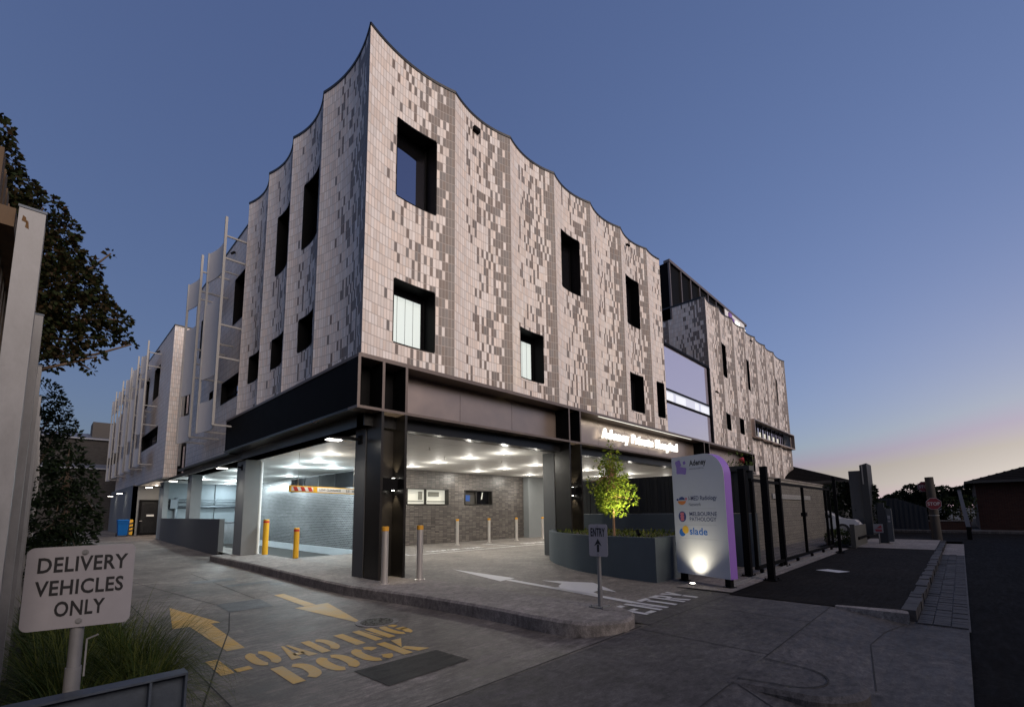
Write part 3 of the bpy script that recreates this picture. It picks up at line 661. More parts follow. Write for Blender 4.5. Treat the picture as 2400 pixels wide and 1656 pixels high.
# flat wall behind the lane scallops
def leftr(s, d, z): return (d+.34, s, z)
def flatK(a, b, st=2.16):
    n = max(1, round((b-a)/st)); return [a+(b-a)*k/n for k in range(n+1)]
HP = [(9.66,11.6,9.2,11.15),(9.55,12.65,6.07,6.95),(13.6,14.6,5.9,6.95),(16.0,17.2,9.2,11.1)]
KP = flatK(8.987, 18.6)
o, dfP = facade('tiled_wall', KP, 3.80, 12.98, HP, leftr, 0, T_PLAIN, base=80); o['label'] = 'plain pale tiled wall behind the white screens'
for i, h in enumerate(HP): window(h, lambda s: 0, leftr, GLASS_MID if i in (1, ) else GLASS_DK, dep=.3, bars=2 if i == 1 else 0, split=.4 if i == 1 else 0)
trim_top(KP, 12.98, leftr, 0)
m = MB(); m.face([(0,8.99,ZB),(.34,8.99,ZB),(.34,8.99,ZT),(0,8.99,ZT)], [(70,0),(70.15,0),(70.15,8.08),(70,8.08)]); m.build('wall_return', T_PLAIN, BLD)
# stair glazing between the blocks and the rear wing
m = MB(); m.face([(.7,18.6,3.7),(.7,22.05,3.7),(.7,22.05,8.6),(.7,18.6,8.6)]); w = m.build('glazed_bay', GLASS_MID, BLD); w['label'] = 'tall dark glazing between the two tiled blocks'
m = MB()
for bx_ in [(.62,18.6,z-.05,.72,22.05,z+.05) for z in (3.75,5.4,7.0,8.6)]+[(.60,y-.05,3.7,.73,y+.05,8.65) for y in (18.65,20.3,21.95)]: m = MB(); m.box(*bx_); m.build('mullion', FRAME, w)
m = MB(); m.box(.45,21.0,4.2,.55,21.1,8.5); m.build('rail_post', STEELW, w)
m = MB(); m.face([(.34,18.6,3.8),(.7,18.6,3.8),(.7,18.6,12.98),(.34,18.6,12.98)],[(90,0),(90.16,0),(90.16,9.2),(90,9.2)]); m.face([(.7,18.6,8.6),(.7,22.05,8.6),(.7,22.05,9.6),(.7,18.6,9.6)],[(91,4.8),(92.6,4.8),(92.6,5.8),(91,5.8)]); m.build('wall_return', T_PLAIN, BLD)
HW = [(25.84,27.8,8.9,10.9),(29.75,31.4,8.9,10.85),(24.95,31.0,5.88,6.88),(36,37,6,7)]
KW = flatK(22.05, 44.6)
o, _ = facade('tiled_wall', KW, 3.62, 12.3, HW, left, 0, T_PLAIN, base=110); o['label'] = 'plain tiled wall of the rear wing'
for i, h in enumerate(HW): window(h, lambda s: 0, left, GLASS_DK, dep=.3, bars=2 if i == 2 else 0)
trim_top(KW, 12.3, left, 0)
m = MB(); m.face([(0,22.05,3.62),(6,22.05,3.62),(6,22.05,12.3),(0,22.05,12.3)],[(150,0),(152.78,0),(152.78,8.68),(150,8.68)]); o = m.build('end_wall', T_PLAIN, BLD); o['label'] = 'pink-grey end wall of the rear wing'
m = MB(); m.box(-.02,22.03,12.28,6,22.3,12.36); m.build('parapet_trim', TRIM, BLD)
# dark base strips under the lane walls
m = MB(); m.box(.30,8.98,3.47,.9,18.6,3.80); m.box(.05,9.75,3.72,.30,18.6,3.80); m.build('edge_beam', BRONZE, BLD)
# wing on the street
KR = [20.0,22.05,24.22,26.38,28.57,30.83,32.95,35.9]
HR = [(26.6,35.8,6.12,7.1),(22.2,23.2,9.2,11.15),(26.5,27.42,9.2,11.17),(33.05,33.85,9.22,11.2),(22.13,23.25,6.08,6.99),(24.48,25.55,6.1,7.02)]
o, dfR = facade('tiled_wall', KR, 4.98, 13.1, HR, front, .17, T_FRONT, base=200); o['label'] = 'far street wing of scalloped tiles'
o, _ = facade('tiled_wall', [26.38,28.57,30.83,32.95,35.9], -.1, 4.98, [], front, .17, T_FRONT, base=203); o['label'] = 'lower part of the far wing reaching the ground'
for h in HR[1:]: window(h, dfR, front, GLASS_DK)
trim_top(KR, 13.1, front, .17)
m = MB(); m.face([(20,0,4.98),(20,6,4.98),(20,6,13.1),(20,0,13.1)],[(300.99,0),(298.2,0),(298.2,8.12),(300.99,8.12)]); o = m.build('end_wall', T_FRONT, BLD); m = MB(); m.face([(35.9,0,-.1),(35.9,9,-.1),(35.9,9,13.1),(35.9,0,13.1)],[(310,0),(314,0),(314,13.2),(310,13.2)]); o = m.build('end_wall', T_FRONT, BLD)
m = MB(); m.box(19.97,.2,13.08,20.2,6,13.17); m.build('parapet_trim', TRIM, BLD)
# projecting box window
wb = MB()
x0, x1, z0, z1, yf = 26.45, 36.15, 6.1, 7.12, -.2
wb.box(x0,yf,z1,x1,.15,z1+.06); wb.box(x0,yf,z0-.06,x1,.15,z0); wb.box(x0,yf+.003,z0,x0+.06,.15,z1); wb.box(x1-.06,yf+.003,z0,x1,.15,z1)
w = wb.build('box_window', BRONZE_L, BLD); w['label'] = 'long projecting window box with lit panes'
m = MB(); m.box(26.5,.05,6.1,36.1,.4,6.12); m.face([(26.5,.22,6.1),(34.4,.22,6.1),(34.4,.22,7.1),(26.5,.22,7.1)]); m.build('glass', GLASS_MID, w)
m = MB()
for k in range(6): m = MB(); m.face([(27.6+k*1.05,.21,6.12),(28.4+k*1.05,.21,6.12),(28.4+k*1.05,.21,6.62),(27.6+k*1.05,.21,6.62)]); m.build('lit_pane', LIT_ROOM, w)
m = MB()
for k in range(8): m = MB(); m.box(26.9+k*1.05,.12,6.1,26.98+k*1.05,.2,7.1); m.build('mullion', FRAME, w)
# glazed link on the street
m = MB(); m.face([(14.66,.10,4.95),(19.86,.10,4.95),(19.86,.10,9.05),(14.66,.10,9.05)]); gb = m.build('glazed_bay', GLASS_SKY, BLD); gb['label'] = 'large glass bay, its lavender sky reflection partly painted in'
for bx_ in ((14.62,.02,9.05,19.9,.5,9.16),(14.65,.03,6.93,19.86,.13,7.0),(14.65,.03,6.38,19.86,.13,6.45),(19.84,-.02,4.95,20.0,.45,9.05)):
    m = MB(); m.box(*bx_); m.build('mullion', FRAME, gb)
m = MB()
m.face([(14.7,.095,6.45),(19.84,.095,6.45),(19.84,.095,6.93),(14.7,.095,6.93)]); m.build('lit_band', emit('dim_corridor', (.80,.84,1.0), .42), gb); m = MB()
for a, b in ((14.85,15.55),(15.85,16.9),(18.0,18.45),(18.75,19.8)): m = MB(); m.face([(a,.09,6.46),(b,.09,6.46),(b,.09,6.85),(a,.09,6.85)]); m.build('lit_pane', LIT_CW, gb)
# roof slabs and a rooftop plant room
m = MB(); m.box(.5,.5,12.2,14.6,9,12.4); m.box(.6,9,12.2,14.6,18.6,12.4); m.box(20.2,.4,12.2,35.8,9,12.4); m.box(.25,22.3,11.5,6,44.5,11.7); m.box(14.6,.55,8.7,20.1,9,8.95); m.box(.5,.5,12.0,.55,9,12.3); m.build('roof', TRIM, BLD)
m = MB(); m.box(14.55,.25,4.98,14.64,9,13.1); m.build('end_wall', RENDER_D, BLD)
PH = MB(); PH.box(20,1.95,12.4,33.5,6.5,15.9); ph = PH.build('plant_room', BLACK, BLD); ph['label'] = 'black louvred plant room on the roof'
m = MB()
for x in (20.03,21.56,22.98,24.38,25.77,27.2,28.73,33.05): m = MB(); m.box(x-.05,1.86,12.4,x+.05,1.96,15.9); m.build('mullion', BRONZE_E, ph)
m = MB(); m.box(19.95,1.83,15.88,33.58,2.2,16.05); m.build('coping', BRONZE_E, ph)
m = MB(); m.face([(28.8,1.85,13.2),(33.0,1.85,13.2),(33.0,1.85,15.85),(28.8,1.85,15.85)]); sp = m.build('sign_panel', WHITE, ph)
m = MB(); m.box(29.45,1.76,14.85,30.0,1.85,15.75); m.box(30.05,1.76,15.0,30.45,1.85,15.5); m.box(29.8,1.76,14.3,30.35,1.85,14.82); m.build('logo', PURPLE, ph)
m = MB()
for q in text_polys('Adeney', 2.1, .85): m.ext([(30.78+u, 14.7+v) for u, v in q], lambda u,v,w: (u,1.84-w,v), .08)
m.build('lettering', SIGN_LIT, ph)
# small fixtures on the walls
def fixture(p, nrm, name='wall_camera', s=.12):
    m = MB(); p = Vector(p); n_ = Vector(nrm); m.cyl(p, p+n_*.08, s*.4, n=10); m.bar(p+n_*.05, p+n_*.1+Vector((.0,.0,-.10))+n_*.05, s*.7, s*.7); m.build(name, BLACK, BLD)
m = MB(); m.box(3.36,.09,12.56,3.58,.22,12.68); m.build('wall_light', BLACK, BLD)
fixture((11.83,.1,12.62),(0,-1,0)); fixture((27.8,.1,12.7),(0,-1,0)); fixture((20.8,.05,7.92),(0,-1,0)); fixture((.34,11.9,12.5),(-1,0,0)); fixture((0,26.5,11.9),(-1,0,0))
# ------------------------------------------------ ground floor steel frame
m = MB(); m.box(-.12,-.12,4.86,26.2,.45,4.93); m.box(-.12,.45,4.86,.45,9.75,4.93); m.box(-.05,.45,4.93,.4,9.75,4.978); m.box(-.05,-.05,4.93,26.2,.45,4.978); m.build('ledge', BRONZE_E, BLD)
m = MB(); m.box(-.12,-.12,3.75,26.2,.30,3.81); m.build('flange', BRONZE_E, BLD)
m = MB(); m.box(-.10,-.10,3.81,-.04,9.75,4.86); m.build('edge_beam', BLACK, BLD)
m = MB(); m.box(-.12,.30,3.75,.32,9.75,3.806); m.box(.25,.3,3.47,.75,9.0,3.748); m.build('edge_soffit', BLACK_G, BLD)
m = MB(); m.box(.25,.25,3.47,26.2,.60,3.748); m.build('edge_beam', BLACK_G, BLD)
m = MB()                                                     # recessed fascia panels
xj = [-.03,.46,1.11,3.1,5.1,7.2,7.87,9.7,11.6,13.5,15.4,17.3,18.3,18.95,20.6,22.3,24.0,25.8,26.2]
mk = MB()
for a, b in zip(xj, xj[1:]):
    if b <= 1.2 or a in (7.2, 18.3, 25.8): mk = MB(); mk.box(a+.006,.42,3.81,b-.006,.47,4.86); mk.build('fascia_recess', BLACK, BLD)
    else: m.box(a+.006,.42,3.81,b-.006,.47,4.86)
o = m.build('fascia_panel', BRONZE_L, BLD); o['label'] = 'brown metal fascia panels above the open ground floor'
for xs in ((-.12,),(.46,1.05),(7.2,7.81),(18.28,18.92),(25.75,26.14)):
    for x in xs:
        m = MB(); m.box(x,-.108,3.81,x+.06,.42,4.86); fn = m.build('fascia_fin', BLACK, BLD); m = MB(); m.box(x-.001,-.119,3.81,x+.061,-.108,4.86); m.build('lit_fin_edge', BRONZE_E, fn)  # black sides and bronze strip paint in the fin's shaded flanks and lit edge
def steel_column(x0, x1, zb, cut=False):
    m = MB(); m.box(x0,-.117,zb,x0+.06,.52,3.75); m.box(x1-.06,-.117,zb,x1,.52,3.75); m.box(x0+.06,.36,zb,x1-.06,.42,3.75)
    c = m.build('column', BRONZE, BLD)
    m = MB(); m.box(x0-.02,.52,zb,x1+.02,1.0,3.47); m.build('column_core', RENDER_D, c)
    m = MB(); m.box(x0+.08,.10,2.06,x1-.08,.36,2.32); l = m.build('wall_light', BLACK, c)
    m = MB()
    for xx in (x0+.14, x1-.14):
        for z in (2.052, 2.328): m.cyl((xx,.2,z-.004),(xx,.2,z+.004),.035,n=14)
    m.build('lamp_lens', LAMP_W, c)
    for xx in (x0+.14, x1-.14):
        spot((xx,.2,2.04),(xx,.2,0),30,75,(1,.84,.58),c,.5,.03); spot((xx,.2,2.34),(xx,.2,4),30,75,(1,.84,.58),c,.5,.03)
    return c
steel_column(.46,1.11,.15); steel_column(7.2,7.87,.1); steel_column(18.28,18.98,.05)
m = MB(); m.box(25.75,-.117,0,26.2,.5,3.75); m.build('column', BRONZE, BLD)
# lit strip above the sign and the sign letters
m = MB(); m.box(9.0,-.09,4.846,16.9,-.05,4.857); m.build('led_strip', LED, BLD)
area((12.95,.0,4.82), 16, 7.8, (1,.96,.82), BLD, (0,0,0), sy=.08)
WS = MB(); HS = MB()
sgn = MB()
for q in text_polys('Adeney Private Hospital', 6.25, .50, .006, 1.22):
    sgn.ext([(9.72+u, 4.08+v) for u, v in q], lambda u,v,w: (u,.30-w,v), .10)
o = sgn.build('sign_lettering', SIGN_LIT, BLD); o['label'] = 'glowing white letters on the fascia'
m = MB()
for k in range(14): m.cyl((9.9+k*.45,.42,4.25),(9.9+k*.45,.32,4.25),.02,n=6)
m.build('letter_stud', BLACK, BLD)
# ------------------------------------------------ under the building
m = MB()
m.face([(.25,.55,3.47),(26.2,.55,3.47),(26.2,9.2,3.47),(.25,9.2,3.47)],[(.25,.55),(26.2,.55),(26.2,9.2),(.25,9.2)]); m.face([(.25,9.2,3.47),(5.2,9.2,3.47),(5.2,25.2,3.47),(.25,25.2,3.47)],[(.25,9.2),(5.2,9.2),(5.2,25.2),(.25,25.2)])
m.face([(.25,.55,3.6),(.25,25.2,3.6),(26.2,25.2,3.6),(26.2,.55,3.6)])
m.build('ceiling', CEIL, BLD)
m = MB(); m.face([(-.0,24.6,3.55),(3.4,24.6,3.55),(3.4,31,3.55),(0,31,3.55)],[(0,0),(3,0),(3,6),(0,6)]); m.box(-.02,22.05,3.56,.3,44.6,3.64); m.build('wing_soffit', CEIL, BLD)
def wallface(m, p, q, z0, z1, flip=False):
    L_ = math.hypot(q[0]-p[0], q[1]-p[1]); u0 = p[0]+p[1]
    m.face([(*p,z0),(*q,z0),(*q,z1),(*p,z1)],[(u0,z0),(u0+L_,z0),(u0+L_,z1),(u0,z1)])
HB = [(6.72,9.06,1.94,2.6),(10.05,11.93,1.94,2.62)]
m = MB(); xs = sorted({5.0,14.35}|{h[0] for h in HB}|{h[1] for h in HB}); zs = [.1,1.94,2.6,3.47]
for a, b in zip(xs, xs[1:]):
    for c, d in zip(zs, zs[1:]):
        if c == 1.94 and any(h[0]-1e-3 <= a and b <= h[1]+1e-3 for h in HB): continue
        wallface(m, (a,8.5), (b,8.5), c, d)
o = m.build('brick_wall', BRICK, BLD); o['label'] = 'dark brown stack-bond brick wall behind the drive'
for i, (a, b, c, d) in enumerate(HB):
    m = MB(); m.box(a,8.46,c-.03,b,8.8,c); m.box(a,8.46,2.6,b,8.8,2.63); m.box(a,8.463,c,a+.05,8.8,2.6); m.box(b-.05,8.463,c,b,8.8,2.6); m.box((a+b)/2-.04-.05,8.62,c,(a+b)/2+.04-.05,8.72,2.6)
    w = m.build('window', BRONZE, BLD)
    m = MB(); m.face([(a,8.72,c),(b,8.72,c),(b,8.72,2.6),(a,8.72,2.6)])
    m.build('glass', LIT_ROOM if i == 0 else GLASS_DK, w)
    m = MB()
    if i == 0:
        m.box(a+.05,8.66,c+.12,a+1.0,8.7,c+.15); m.box(a+1.25,8.66,c+.1,b-.1,8.7,c+.14); m.box(a+.75,8.66,c+.2,a+.95,8.7,2.5); m.box(a+1.3,8.66,c+.35,a+1.9,8.7,2.5)
        m.build('blind', pm('office_grey', (.22,.22,.19), .7), w)
    else:
        m.face([(a+.05,8.70,c),(a+.85,8.70,c),(a+.85,8.70,2.6),(a+.05,8.70,2.6)]); m.build('blind', pm('closed_panel', (.05,.045,.04), .7), w)
        m = MB(); m.face([(a+.25,8.69,c+.15),(a+.52,8.69,c+.15),(a+.52,8.69,c+.45),(a+.25,8.69,c+.45)]); m.build('blue_sign', pm('blue_sign', (.01,.06,.25), .5), w)
        m = MB(); m.face([(b-.6,8.70,2.2),(b-.52,8.70,2.2),(b-.45,8.70,2.55),(b-.52,8.70,2.55)]); m.build('lit_pane', LIT_ROOM, w)
m = MB(); wallface(m, (14.35,8.5), (14.35,8.1), .1, 3.47); wallface(m, (14.35,8.1), (27,8.1), .1, 3.47); o = m.build('rendered_wall', RENDER, BLD); o['label'] = 'plain grey rendered wall beside the brick'
m = MB()
HLv = (9.95,17.1,2.7,3.40)
for a, b, c, d in ((8.5,9.95,-.02,3.47),(9.95,17.1,-.02,2.7),(17.1,25.2,-.02,3.47),(9.95,17.1,3.40,3.47)): wallface(m, (5.0,a), (5.0,b), c, d)
o = m.build('brick_wall', BRICK2, BLD); o['label'] = 'grey glazed brick wall beside the basement ramp'
m = MB(); m.box(4.965,6.9,-6,5.06,25.2,-.015); o = m.build('ramp_wall', RENDER_B, BLD); o['label'] = 'pale painted wall below the brick, beside the ramp'
m = MB()
for k in range(14):
    z = 2.72+k*.05; m.face([(4.98,9.95,z),(4.98,17.1,z),(5.06,17.1,z+.045),(5.06,9.95,z+.045)]); m.face([(4.98,9.95,z),(4.98,17.1,z),(4.98,17.1,z+.012),(4.98,9.95,z+.012)])
for y in (9.95,11.8,13.6,15.4,17.1): m.box(4.965,y-.025,2.7,5.07,y+.025,3.41)
m.face([(5.2,9.95,2.7),(5.2,17.1,2.7),(5.2,17.1,3.41),(5.2,9.95,3.41)])
o = m.build('louvre', DARKM, BLD); o['label'] = 'black louvre band at the top of the ramp wall'
m = MB(); m.box(1.06,7.0,-3,1.15,25,.14); m.build('ramp_wall', RENDER_B, BLD)
m = MB(); m.box(.36,25.0,-3,5.2,25.2,3.47); o = m.build('back_wall', pm('blue_grey_paint', (.17,.20,.22), .7, var=.05), BLD); o['label'] = 'pale blue-grey wall at the back of the loading dock'
for (x0, x1, y0, y1, lb) in ((.37,.86,8.9,9.85,'grey rendered column at the kerb end'),(.37,.80,17.0,17.8,'grey rendered column behind the low wall'),(.37,.62,23.9,24.9,'grey rendered corner column')):
    m = MB(); m.box(x0,y0,.1,x1,y1,3.47); o = m.build('column', RENDER, BLD); o['label'] = lb
m = MB(); m.box(.34,11.65,-.1,.52,23.95,1.39); o = m.build('low_wall', RENDER_D, BLD); o['label'] = 'dark grey low wall along the loading dock'
m = MB(); m.cyl((1.02,9.3,.1),(1.02,9.3,3.47),.055,n=14); m.build('downpipe', WHITE, BLD)
# handrail panel
m = MB(); m.tube([(1.0,11.55,.2),(1.0,11.55,1.24),(1.0,13.7,1.22),(1.0,13.7,.2)],.022); m.tube([(1.0,11.55,.24),(1.0,13.7,.22)],.018)
for k in range(20): y = 11.65+k*.104; m.cyl((1.0,y,.24),(1.0,y,1.22),.008,n=6)
o = m.build('handrail', GALV, BLD); o['label'] = 'galvanised balustrade panel at the dock'
# pipes on the dock wall
m = MB()
for z, r in ((2.05,.07),(2.33,.03),(2.5,.02)): m.cyl((.7,24.85,z),(4.7,24.85,z),r,n=8)
m.cyl((4.6,24.8,0),(4.6,24.8,2.8),.05,n=8); m.cyl((1.15,24.8,.2),(1.15,24.8,2.6),.1,n=8); m.box(.85,24.6,1.95,1.2,24.95,2.5)
for x in (3.0,3.15,1.5): m.bar((x,24.8,2.3),(x+.2,24.75,2.6),.03,.03)
m.build('pipework', pm('pipe_grey', (.12,.14,.16), .5, .4), BLD)
# downlights
def downlight(x, y, z=3.47, r=.075, e=44, col=(1,.95,.85), lens=LAMP_W):
    m = MB(); m.cyl((x,y,z-.008),(x,y,z+.02),r*1.25,n=20); dl = m.build('downlight', WHITE, BLD, loc=(x,y,z))
    m = MB(); m.cyl((x,y,z-.012),(x,y,z-.006),r,n=20); m.build('lamp_lens', lens, dl, loc=(x,y,z))
    area((x,y,z-.02), e, r*2, col, BLD)
    pl_ = bpy.data.lights.new('ceiling_fill', 'POINT'); pl_.energy = e*.42; pl_.color = col; pl_.shadow_soft_size = r*.8
    po = bpy.data.objects.new('lamp_or_fill_light', pl_); COL.objects.link(po); po.parent = BLD; po.location = (x,y,z-.32)  # added unseen point light hung under each lens to brighten the ceiling
k = 1.0267
for x, y in ((5.93,6.93),(5.85,5.03),(5.80,3.18),(5.79,1.43),(9.58,6.95),(9.6,5.23),(9.5,3.33),(13.08,6.85),(13.1,5.1),(13.1,3.3),(16.8,6.9),(16.8,5.0),(16.8,3.2),(20.5,5.2),(20.5,3.0),(1.73,5.19)):
    downlight(-4.6+(x+4.6)*k, -8.915+(y+8.915)*k)
for x, y in ((2.34,7.54),(2.5,10.0),(3.76,9.42),(4.0,14.8),(2.46,16.2),(2.9,20.0),(3.7,20.3),(1.5,13.0),(1.3,19.5),(3.4,23.0)):
    downlight(-4.6+(x+4.6)*k, -8.915+(y+8.915)*k, r=.15, e=88, col=(.80,.95,1), lens=LAMP_C)
for x, y in ((.84,25.6),(.83,27.4),(.8,29.4),(1.9,27)):
    downlight(x, y, 3.55, .09, 26, (1,.82,.66))
# small sprinkler heads on the ceiling
m = MB()
for x, y in ((3.4,2.2),(5.2,3.8),(7.6,3.4),(9.2,2.0),(2.2,4.2),(11.5,4.4)): m.cyl((x,y,3.47),(x,y,3.40),.012,n=6); m.cyl((x,y,3.40),(x,y,3.39),.035,n=8)
m.build('sprinkler', STAIN, BLD)
# floodlights on arms over the lane
def flood(y, x0=.4, z=3.22, e=70):
    m = MB(); m.bar((x0,y,z),(x0-.25,y,z+.0),.07,.06); m.box(x0-.04,y-.09,z-.1,x0+.02,y+.09,z+.1); m.bar((x0-.22,y,z+.01),(x0-.82,y,z-.04),.2,.05); a = m.build('lamp_arm', BLACK, BLD, loc=(x0,y,z))
    m = MB(); m.box(x0-.80,y-.085,z-.078,x0-.50,y+.085,z-.062); m.build('lamp_lens', LAMP_W, a, loc=(x0,y,z))
    spot((x0-.65,y,z-.09),(x0-.75,y,0),e,140,(1,.93,.80),BLD,.8,.08)
flood(.75, .45); flood(9.3); flood(17.6); flood(24.4); flood(34,-.0,3.2,14); flood(40,-.0,3.2,14)
# recess with a door under the rear wing
m = MB(); wallface(m,(-.28,30.8),(3.2,30.8),.0,3.55); wallface(m,(3.2,24.9),(3.2,30.8),.0,3.55); m.box(-.28,30.8,0,0,44,3.6); m.build('rendered_wall', RENDER, BLD)
m = MB(); m.box(.12,30.70,.2,1.33,30.79,2.62); dr_ = m.build('door', BLACK, BLD); dr_['label'] = 'dark louvred plant door with a white notice'
m = MB()
for k in range(30): m.box(.26,30.68,.4+k*.07,1.2,30.70,.43+k*.07)
m.build('louvre', DARKM, dr_)
m = MB(); m.box(.55,30.64,1.5,.95,30.66,1.62); m.build('notice', WHITE, dr_)
m = MB(); m.bar((.2,30.66,1.2),(.34,30.66,1.2),.03,.03); m.build('handle', STAIN, dr_)
m = MB()
for k in range(6): m.mi; 
for k in range(7):
    m.m = k % 2; z = .35+k*.12; m.face([(-.31,30.6,z),(-.13,30.6,z+.06),(-.13,30.6,z+.18),(-.31,30.6,z+.12)])
m.box(-.30,30.61,.3,-.14,30.79,1.3); m.build('corner_guard', [YEL, INK], BLD)
# white screens on the lane side
def sun_screen(y0, w=2.3, x=-.67, zb=4.6, zt=12.27, nseg=10, xw=.34):
    m = MB(); m.box(x-.04,y0-.04,zb,x+.04,y0+.04,zt); m.box(x-.04,y0+w-.04,zb,x+.04,y0+w+.04,zt-.45)
    for z in (zb+.02, 7.03, 8.21, 10.7, 11.55): m.bar((x,y0,z),(xw,y0,z),.045,.06)
    for z in (zb+.1, 8.25, 11.3): m.bar((x,y0+w,z),(xw,y0+w,z),.04,.05)
    f = m.build('sun_screen', STEELW, BLD, loc=(x,y0,zb)); f['label'] = 'white steel frame with three curved perforated panels'
    for a, b in ((zb,5.75),(6.65,9.65),(10.6,11.8)):
        m = MB()
        for k in range(nseg):
            t0, t1 = k/nseg, (k+1)/nseg; d0, d1 = .78*t0*(1-t0)-.02, .78*t1*(1-t1)-.02
            for dx in (0, .03):
                m.face([(x+d0+dx-.0,y0+w*t0,a),(x+d1+dx,y0+w*t1,a),(x+d1+dx,y0+w*t1,b),(x+d0+dx,y0+w*t0,b)], smooth=True)
            for z in (a, b): m.face([(x+d0,y0+w*t0,z),(x+d1,y0+w*t1,z),(x+d1+.03,y0+w*t1,z),(x+d0+.03,y0+w*t0,z)])
        m.build('screen_panel', SCREEN, f, loc=(x,y0,zb))
    return f
sun_screen(9.1); sun_screen(12.6)
for y in (25.9,29.9,33.3,38.0,42.6): sun_screen(y, 2.3, -.67, 4.6, 12.27, xw=.0)
# ================================================================== things in the forecourt
def bollard(loc, h, label, r=.065, plate=True, group='stainless steel bollards with orange caps'):
    t = thing('bollard', loc, label, 'bollard', group)
    x, y, z = loc
    m = MB(); m.cyl((x,y,z),(x,y,z+h-.09),r,n=24); m.build('post', STAIN, t)
    m = MB(); m.cyl((x,y,z+h-.09),(x,y,z+h-.005),r*1.08,n=24); m.cyl((x,y,z+h-.005),(x,y,z+h),r*1.08,r*.9,n=24); m.build('cap', ORANGE, t)
    m = MB(); m.cyl((x,y,z),(x,y,z+.012),r*1.75,n=24)
    for k in range(4): a = k*PI/2+.4; m.cyl((x+r*1.4*math.cos(a),y+r*1.4*math.sin(a),z),(x+r*1.4*math.cos(a),y+r*1.4*math.sin(a),z+.03),.012,n=6)
    m.build('base_plate', STAIN, t)
    return t
B0 = bollard((.33,-.59,.15), 1.13, 'stainless bollard with orange cap standing against the corner steel column')
copy_tree(B0, (1.14,-.63,.15), 'stainless bollard with orange cap at the drive edge, just clear of the corner column')
for x, y, lb in ((8.41,7.02,'far stainless bollard by the brick wall below the lit window'), (10.22,6.91,'far stainless bollard by the brick wall below the window with a blue sign'),
                 (12.15,6.97,'far stainless bollard at the end of the brick wall'), (14.0,6.84,'far stainless bollard against the plain grey wall')):
    copy_tree(B0, (x, y, .12), lb)
def ybollard(loc, h, label, r=.085):
    t = thing('bollard', loc, label, 'bollard', 'yellow bollards at the ramp'); x, y, z = loc
    m = MB(); m.cyl((x,y,z),(x,y,z+h-.12),r,n=22); m.build('post', YEL, t)
    m = MB(); m.cyl((x,y,z+h-.12),(x,y,z+h-.05),r+.003,n=22); m.build('band', RED, t)
    m = MB(); m.cyl((x,y,z+h-.05),(x,y,z+h),r,r*.92,n=22); m.build('cap', YEL, t)
ybollard((1.09,8.72,.15), 1.22, 'taller yellow bollard with red band beside the grey column', .095)
ybollard((1.40,6.75,.12), .98, 'shorter yellow bollard with red band alone at the ramp opening')
# clearance bar
t = thing('clearance_bar', (.75,5.7,2.32), 'orange low clearance bar hanging by a wire over the ramp', 'clearance bar')
p0, p1 = Vector((.72,5.72,2.33)), Vector((3.2,6.1,2.30)); dx = (p1-p0).normalized(); nrm = Vector((dx.y,-dx.x,0))
m = MB(); m.bar(p0, p1, .05, .20); m.build('beam', YEL, t)
fr = lambda u, v, w: p0 + dx*u + Vector((0,0,v)) + nrm*(.026+w)
m = MB(); m.ext([(.06,-.065),(.78,-.065),(.78,.065),(.06,.065)], fr, .003); m.ext([(.92,-.07),(2.38,-.07),(2.38,.07),(.92,.07)], fr, .003); m.build('sign_panel', WHITE, t)
m = MB()
for k in range(3): a = .10+k*.24; m.face([fr(a,.063,.005),fr(a+.13,.063,.005),fr(a+.19,-.063,.005),fr(a+.06,-.063,.005)][::-1])
m.build('stripe', RED, t)
m = MB()
for txt, a, b in (('LOW CLEARANCE', 1.0, 1.78), ('2.2', 1.98, 2.12), ('m', 2.22, 2.31)):
    for q in text_polys(txt, b-a, .07 if txt != 'm' else .05): m.face([fr(a+u, v-.035, .006) for u, v in q])
m.build('lettering', INK, t)
m = MB(); m.cyl(p0+dx*.28+Vector((0,0,.1)), p0+dx*.28+Vector((0,0,1.14)), .006, n=6); m.cyl(p0+dx*2.3+Vector((0,0,.1)), p0+dx*2.3+Vector((0,0,1.14)), .006, n=6); m.build('wire', STAIN, t)
# planter box
plk = [(4.67,-4.19),(4.69,-3.4),(4.80,-2.6),(4.98,-1.9),(5.24,-1.36),(5.69,-.6),(6.24,.0),(6.75,.42),(7.3,.70),(8.0,.85),(8.75,.85),(8.75,-4.19)]
pl = [plk[0]]
for i in range(0, 10):
    p0, p1, p2, p3 = [Vector(plk[max(0, min(10, j))]) for j in (i-1, i, i+1, i+2)]
    for k in range(1, 7):
        u_ = k/6; q = .5*((2*p1)+(p2-p0)*u_+(2*p0-5*p1+4*p2-p3)*u_*u_+(3*p1-p0-3*p2+p3)*u_**3); pl.append((q.x, q.y))
pl.append(plk[11])
t = thing('planter', (6.6,-1.8,0), 'curved blue-grey rendered planter wall around the young tree', 'planter')
m = MB(); cx, cy = 7.0, -1.9
inn = []
n = len(pl)
for k in range(n):
    a, b, c = Vector(pl[k-1]), Vector(pl[k]), Vector(pl[(k+1)%n]); d1 = (b-a).normalized(); d2 = (c-b).normalized(); nn = Vector((d1.y+d2.y, -(d1.x+d2.x))).normalized(); cc = max(.5, nn.dot(Vector((d1.y,-d1.x))))
    inn.append((b.x+nn.x*.16/cc, b.y+nn.y*.16/cc))
for k in range(n):
    k2 = (k+1) % n; A, B_, C, D = pl[k], pl[k2], inn[k2], inn[k]; zt = .955
    m.face([(*A,-.1),(*B_,-.1),(*B_,zt),(*A,zt)]); m.face([(*A,zt),(*B_,zt),(*C,zt),(*D,zt)]); m.face([(*D,zt),(*C,zt),(*C,.5),(*D,.5)])
m.build('planter_wall', PLANTER, t)
m = MB(); m.face([(x,y,.86) for x, y in inn]); m.build('soil', SOIL, t)
